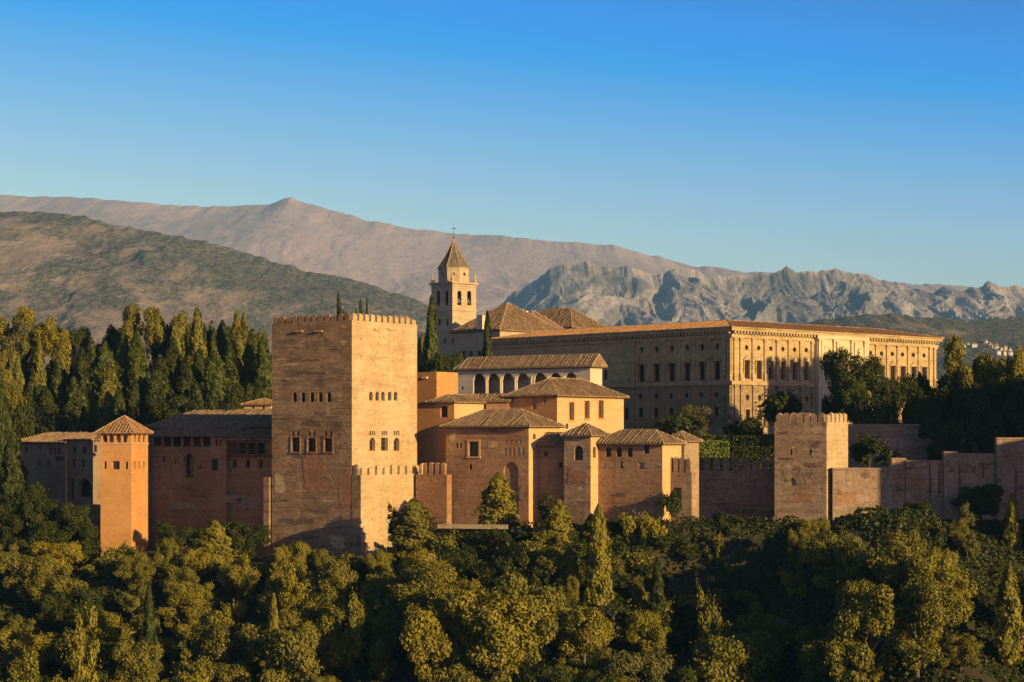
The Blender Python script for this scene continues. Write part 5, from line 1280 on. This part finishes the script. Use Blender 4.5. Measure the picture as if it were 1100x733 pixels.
for i in range(46):                                   # bushes along the wall foot and over the hollow
    if i < 24: px = -10 + i * 19.5 + rr.uniform(-7, 7); X = (px - CX) / F * 348; yy = float(np.interp(X, WLX, WLY)) - rr.uniform(-2, 5); hb = rr.uniform(2.0, 3.6); mt = rr.choice(['leaf_dark', 'leaf_olive', 'leaf_yellow', 'leaf_olive'])
    else: px = rr.uniform(675, 790); yy = rr.uniform(308, 335); hb = rr.uniform(1.6, 3.0); mt = 'leaf_dark'
    X = (px - CX) / F * yy
    tree('shrub', rr.randrange(3), 0, 0, yy, hb * rr.uniform(1.5, 2.5) * F / yy, mt, x=X, h=hb, group='bushes of the bank below the walls')

# words that single each tree out
def landmark(px):
    for a, n in ((105, 'below the whitewashed houses'), (165, 'below the slim orange tower'), (285, 'below the wall between the towers'), (382, 'below the dark face of the great tower'), (455, 'below the sunlit face of the great tower'),
                 (570, 'below the red hall'), (640, 'below the small pointed tower'), (745, 'below the tiled range'), (832, 'below the dark battlemented wall'), (915, 'below the small battlemented tower'), (1015, 'below the low rampart')):
        if px < a: return n
    return 'below the high end of the rampart'
WORD = {'leaf_olive': 'olive', 'leaf_yellow': 'yellow-green', 'leaf_grey': 'grey-green', 'leaf_dark': 'dark', 'leaf_gold': 'golden', 'leaf_cypress': 'deep green'}
KW = {'broad': 'round tree', 'shrub': 'shrub', 'pine': 'high-crowned pine', 'grove': 'plumed evergreen', 'cypress': 'cypress', 'young': 'young tree'}
sets = {}
for t in TREES:
    if t['label']: continue
    if t['o']['group'] == LG:
        lm = 'above the whitewashed houses' if t['px'] < 105 else 'above the slim orange tower' if t['px'] < 165 else 'above the chimney hall' if t['px'] < 240 else 'close to the great tower'
        rw = 'on the skyline' if t['Y'] > 466 else 'middle of the grove' if t['Y'] > 438 else 'front of the grove' if t['Y'] > 375 else 'foot of the walls'
        if t['Y'] < 375: lm = landmark(t['px'])
    else:
        lm = landmark(t['px']); rw = 'top of the bank' if t['py'] < 615 else 'upper slope' if t['py'] < 655 else 'middle slope' if t['py'] < 695 else 'bottom of the slope'
    size = 'small' if t['w'] < 6.4 else 'large' if t['w'] > 8.8 else 'middling'
    if t['kind'] == 'cypress': size = 'slim' if t['w'] < 4.4 else 'broad'
    lab = f"{size} {WORD[t['mat']]} {KW[t['kind']]}, {rw}, {lm}".replace('middling ', '').replace('below the wall between the towers', 'below the shaded wall').replace('below the high end of the rampart', 'below the high rampart').replace('below the sunlit face of the great tower', 'under the sunlit tower face').replace('below the dark face of the great tower', 'under the dark tower face').replace('bottom of the slope', 'slope bottom')
    sets.setdefault(lab, []).append(t)
ORD = ['first', 'second', 'third', 'fourth', 'fifth', 'sixth', 'seventh', 'eighth']
for lab, ts in sets.items():
    ts.sort(key=lambda t: t['px'])
    for i, t in enumerate(ts): t['o']['label'] = lab if len(ts) == 1 else f"{lab}, {ORD[min(i, 7)]} from left"
for t in TREES:
    if t['kind'] == 'shrub': t['o']['category'] = 'bush'

# undergrowth between the trunks
n = 190000; r = RNG
X = r.uniform(-105, 105, n); Yv = r.uniform(262, 352, n); wl = np.interp(X, WLX, WLY); ok = Yv < wl + 1
X, Yv = X[ok], Yv[ok]; n = len(X)
hh = fbm(X * 0.35, Yv * 0.35, 9, 4) ; keep = hh > 0.30; X, Yv, hh = X[keep], Yv[keep], hh[keep]; n = len(X)
C_ = np.stack([X, Yv, ground(X, Yv) + r.random(n) * 2.6 * (hh - 0.25) + 0.1], 1)
me = leaf_object('undergrowth', C_, unit(r.normal(size=(n, 3)) + np.array([0, -0.3, 0.8])), r.uniform(0.3, 0.7, n), r.random(n), 'leaf_dark')
uo = bpy.data.objects.new('undergrowth', me); COL.objects.link(uo); uo['kind'] = 'stuff'; tag(uo, 'dark low scrub covering the slope between the trees', 'undergrowth')

# clipped hedges of the garden terrace
def hedge(label, px0, px1, yt, yb, Y, dep, mat, n=4200):
    r = RNG; x0, x1 = (px0 - CX) / F * Y, (px1 - CX) / F * Y; z0, z1 = zpx(yb, Y), zpx(yt, Y)
    c = np.stack([r.uniform(x0, x1, n), r.uniform(Y, Y + dep, n), r.uniform(z0, z1, n)], 1)
    face = r.integers(0, 4, n); c[face == 0, 2] = z1 + r.normal(size=(face == 0).sum()) * 0.06; c[face == 1, 1] = Y + r.normal(size=(face == 1).sum()) * 0.06; c[face == 2, 0] = x1
    org = Vector(((x0 + x1) / 2, Y + dep / 2, z0)); c -= np.array(org)
    o = bpy.data.objects.new('hedge', leaf_object('hedge', c, unit(r.normal(size=(n, 3)) + np.array([0.3, -0.3, 0.5])), r.uniform(0.25, 0.45, n), r.random(n), mat)); COL.objects.link(o); o.location = org
    tag(o, label, 'hedge', 'clipped garden hedges')
hedge('bright sunlit clipped hedge behind the dark battlemented wall', 737, 783, 475, 506, 373, 4, 'hedge_lime')
hedge('taller dark clipped hedge behind the dark battlemented wall', 755, 835, 469, 506, 379, 2, 'leaf_dark')
hedge('dark clipped hedge next to the small battlemented tower', 786, 832, 481, 506, 364, 3, 'leaf_dark')
# low garden walls before the red hall
for x0, x1, y, Y, lab in ((470, 545, 562, 341, 'low pale garden wall in front of the red hall'), (548, 606, 567, 339, 'low pale garden wall left of the small pointed tower')):
    a, b2 = at(x0, y, Y), at(x1, y + 3, Y - 3); d = (b2 - a); d.z = 0; L_ = d.length; d.normalize(); nrm = Vector((-d.y, d.x, 0)); b = MB()
    b.box(a, d, nrm, Z, 0, L_, 0, 0.5, -0.9, -0.3); b.box(a, d, nrm, Z, -0.05, L_ + 0.05, -0.08, 0.58, -0.296, -0.16)
    o = b.build('garden_wall', 'path', None, a); tag(o, lab, 'wall', 'low garden walls')

# far village on the foothills
fme = FOOT.data; fv = np.empty(len(fme.vertices) * 3, np.float32); fme.vertices.foreach_get('co', fv); fv = fv.reshape(-1, 3)
fpx = CX + F * fv[:, 0] / fv[:, 1]; fpy = HY - F * fv[:, 2] / fv[:, 1]
vr = random.Random(3)
for i in range(26):
    tx, ty = vr.choice([(1050, 372), (1062, 375), (1075, 378), (1040, 371), (1088, 380), (1030, 368), (1092, 384)]); tx += vr.uniform(-9, 9); ty += vr.uniform(-3, 3)
    kk = int(np.argmin((fpx - tx) ** 2 + (fpy - ty) ** 2)); p = Vector(fv[kk].tolist()); b = MB(); s = vr.uniform(2.5, 5); a = vr.uniform(0, 1.5)
    U = Vector((math.cos(a), math.sin(a), 0)); W2 = Vector((-U.y, U.x, 0)); hgt = vr.uniform(4, 6)
    root = thing('village_house', 'tiny white house of the far village on the foothills', 'house', p, 'white houses of the far village')
    b.box(p, U, W2, Z, -s, s, -s * 0.7, s * 0.7, -6, hgt); b.build('wall', 'villagewhite', root, p)
    b = MB(); A1, B1 = p + U * -s * 1.05 + Z * (hgt + 3), p + U * s * 1.05 + Z * (hgt + 3); e_ = s * 0.78
    q = [p + U * sx * s * 1.05 + W2 * sy * e_ + Z * (hgt + 0.05) for sx, sy in ((-1, -1), (1, -1), (1, 1), (-1, 1))]
    b.poly([q[0], q[1], B1, A1], Z); b.poly([q[3], q[2], B1, A1], Z); b.poly([q[0], q[3], A1]); b.poly([q[1], q[2], B1]); b.poly(q, -Z); b.build('roof', 'tile', root, p)

# ------------------------------------------------------------------ air
m, t = new_mat('evening_air')
pv = nd(t, 'ShaderNodeVolumePrincipled', Density=5.6e-5); pv.inputs['Color'].default_value = (0.20, 0.50, 1.0, 1); pv.inputs['Anisotropy'].default_value = 0.0
o = nd(t, 'ShaderNodeOutputMaterial'); t.links.new(pv.outputs[0], o.inputs['Volume'])
b = MB(); b.box(V(0, 0, 0), V(1, 0, 0), V(0, 1, 0), Z, -27000, 27000, -4000, 41500, -800, 1760)
hz = b.build('haze', m); hz['kind'] = 'stuff'
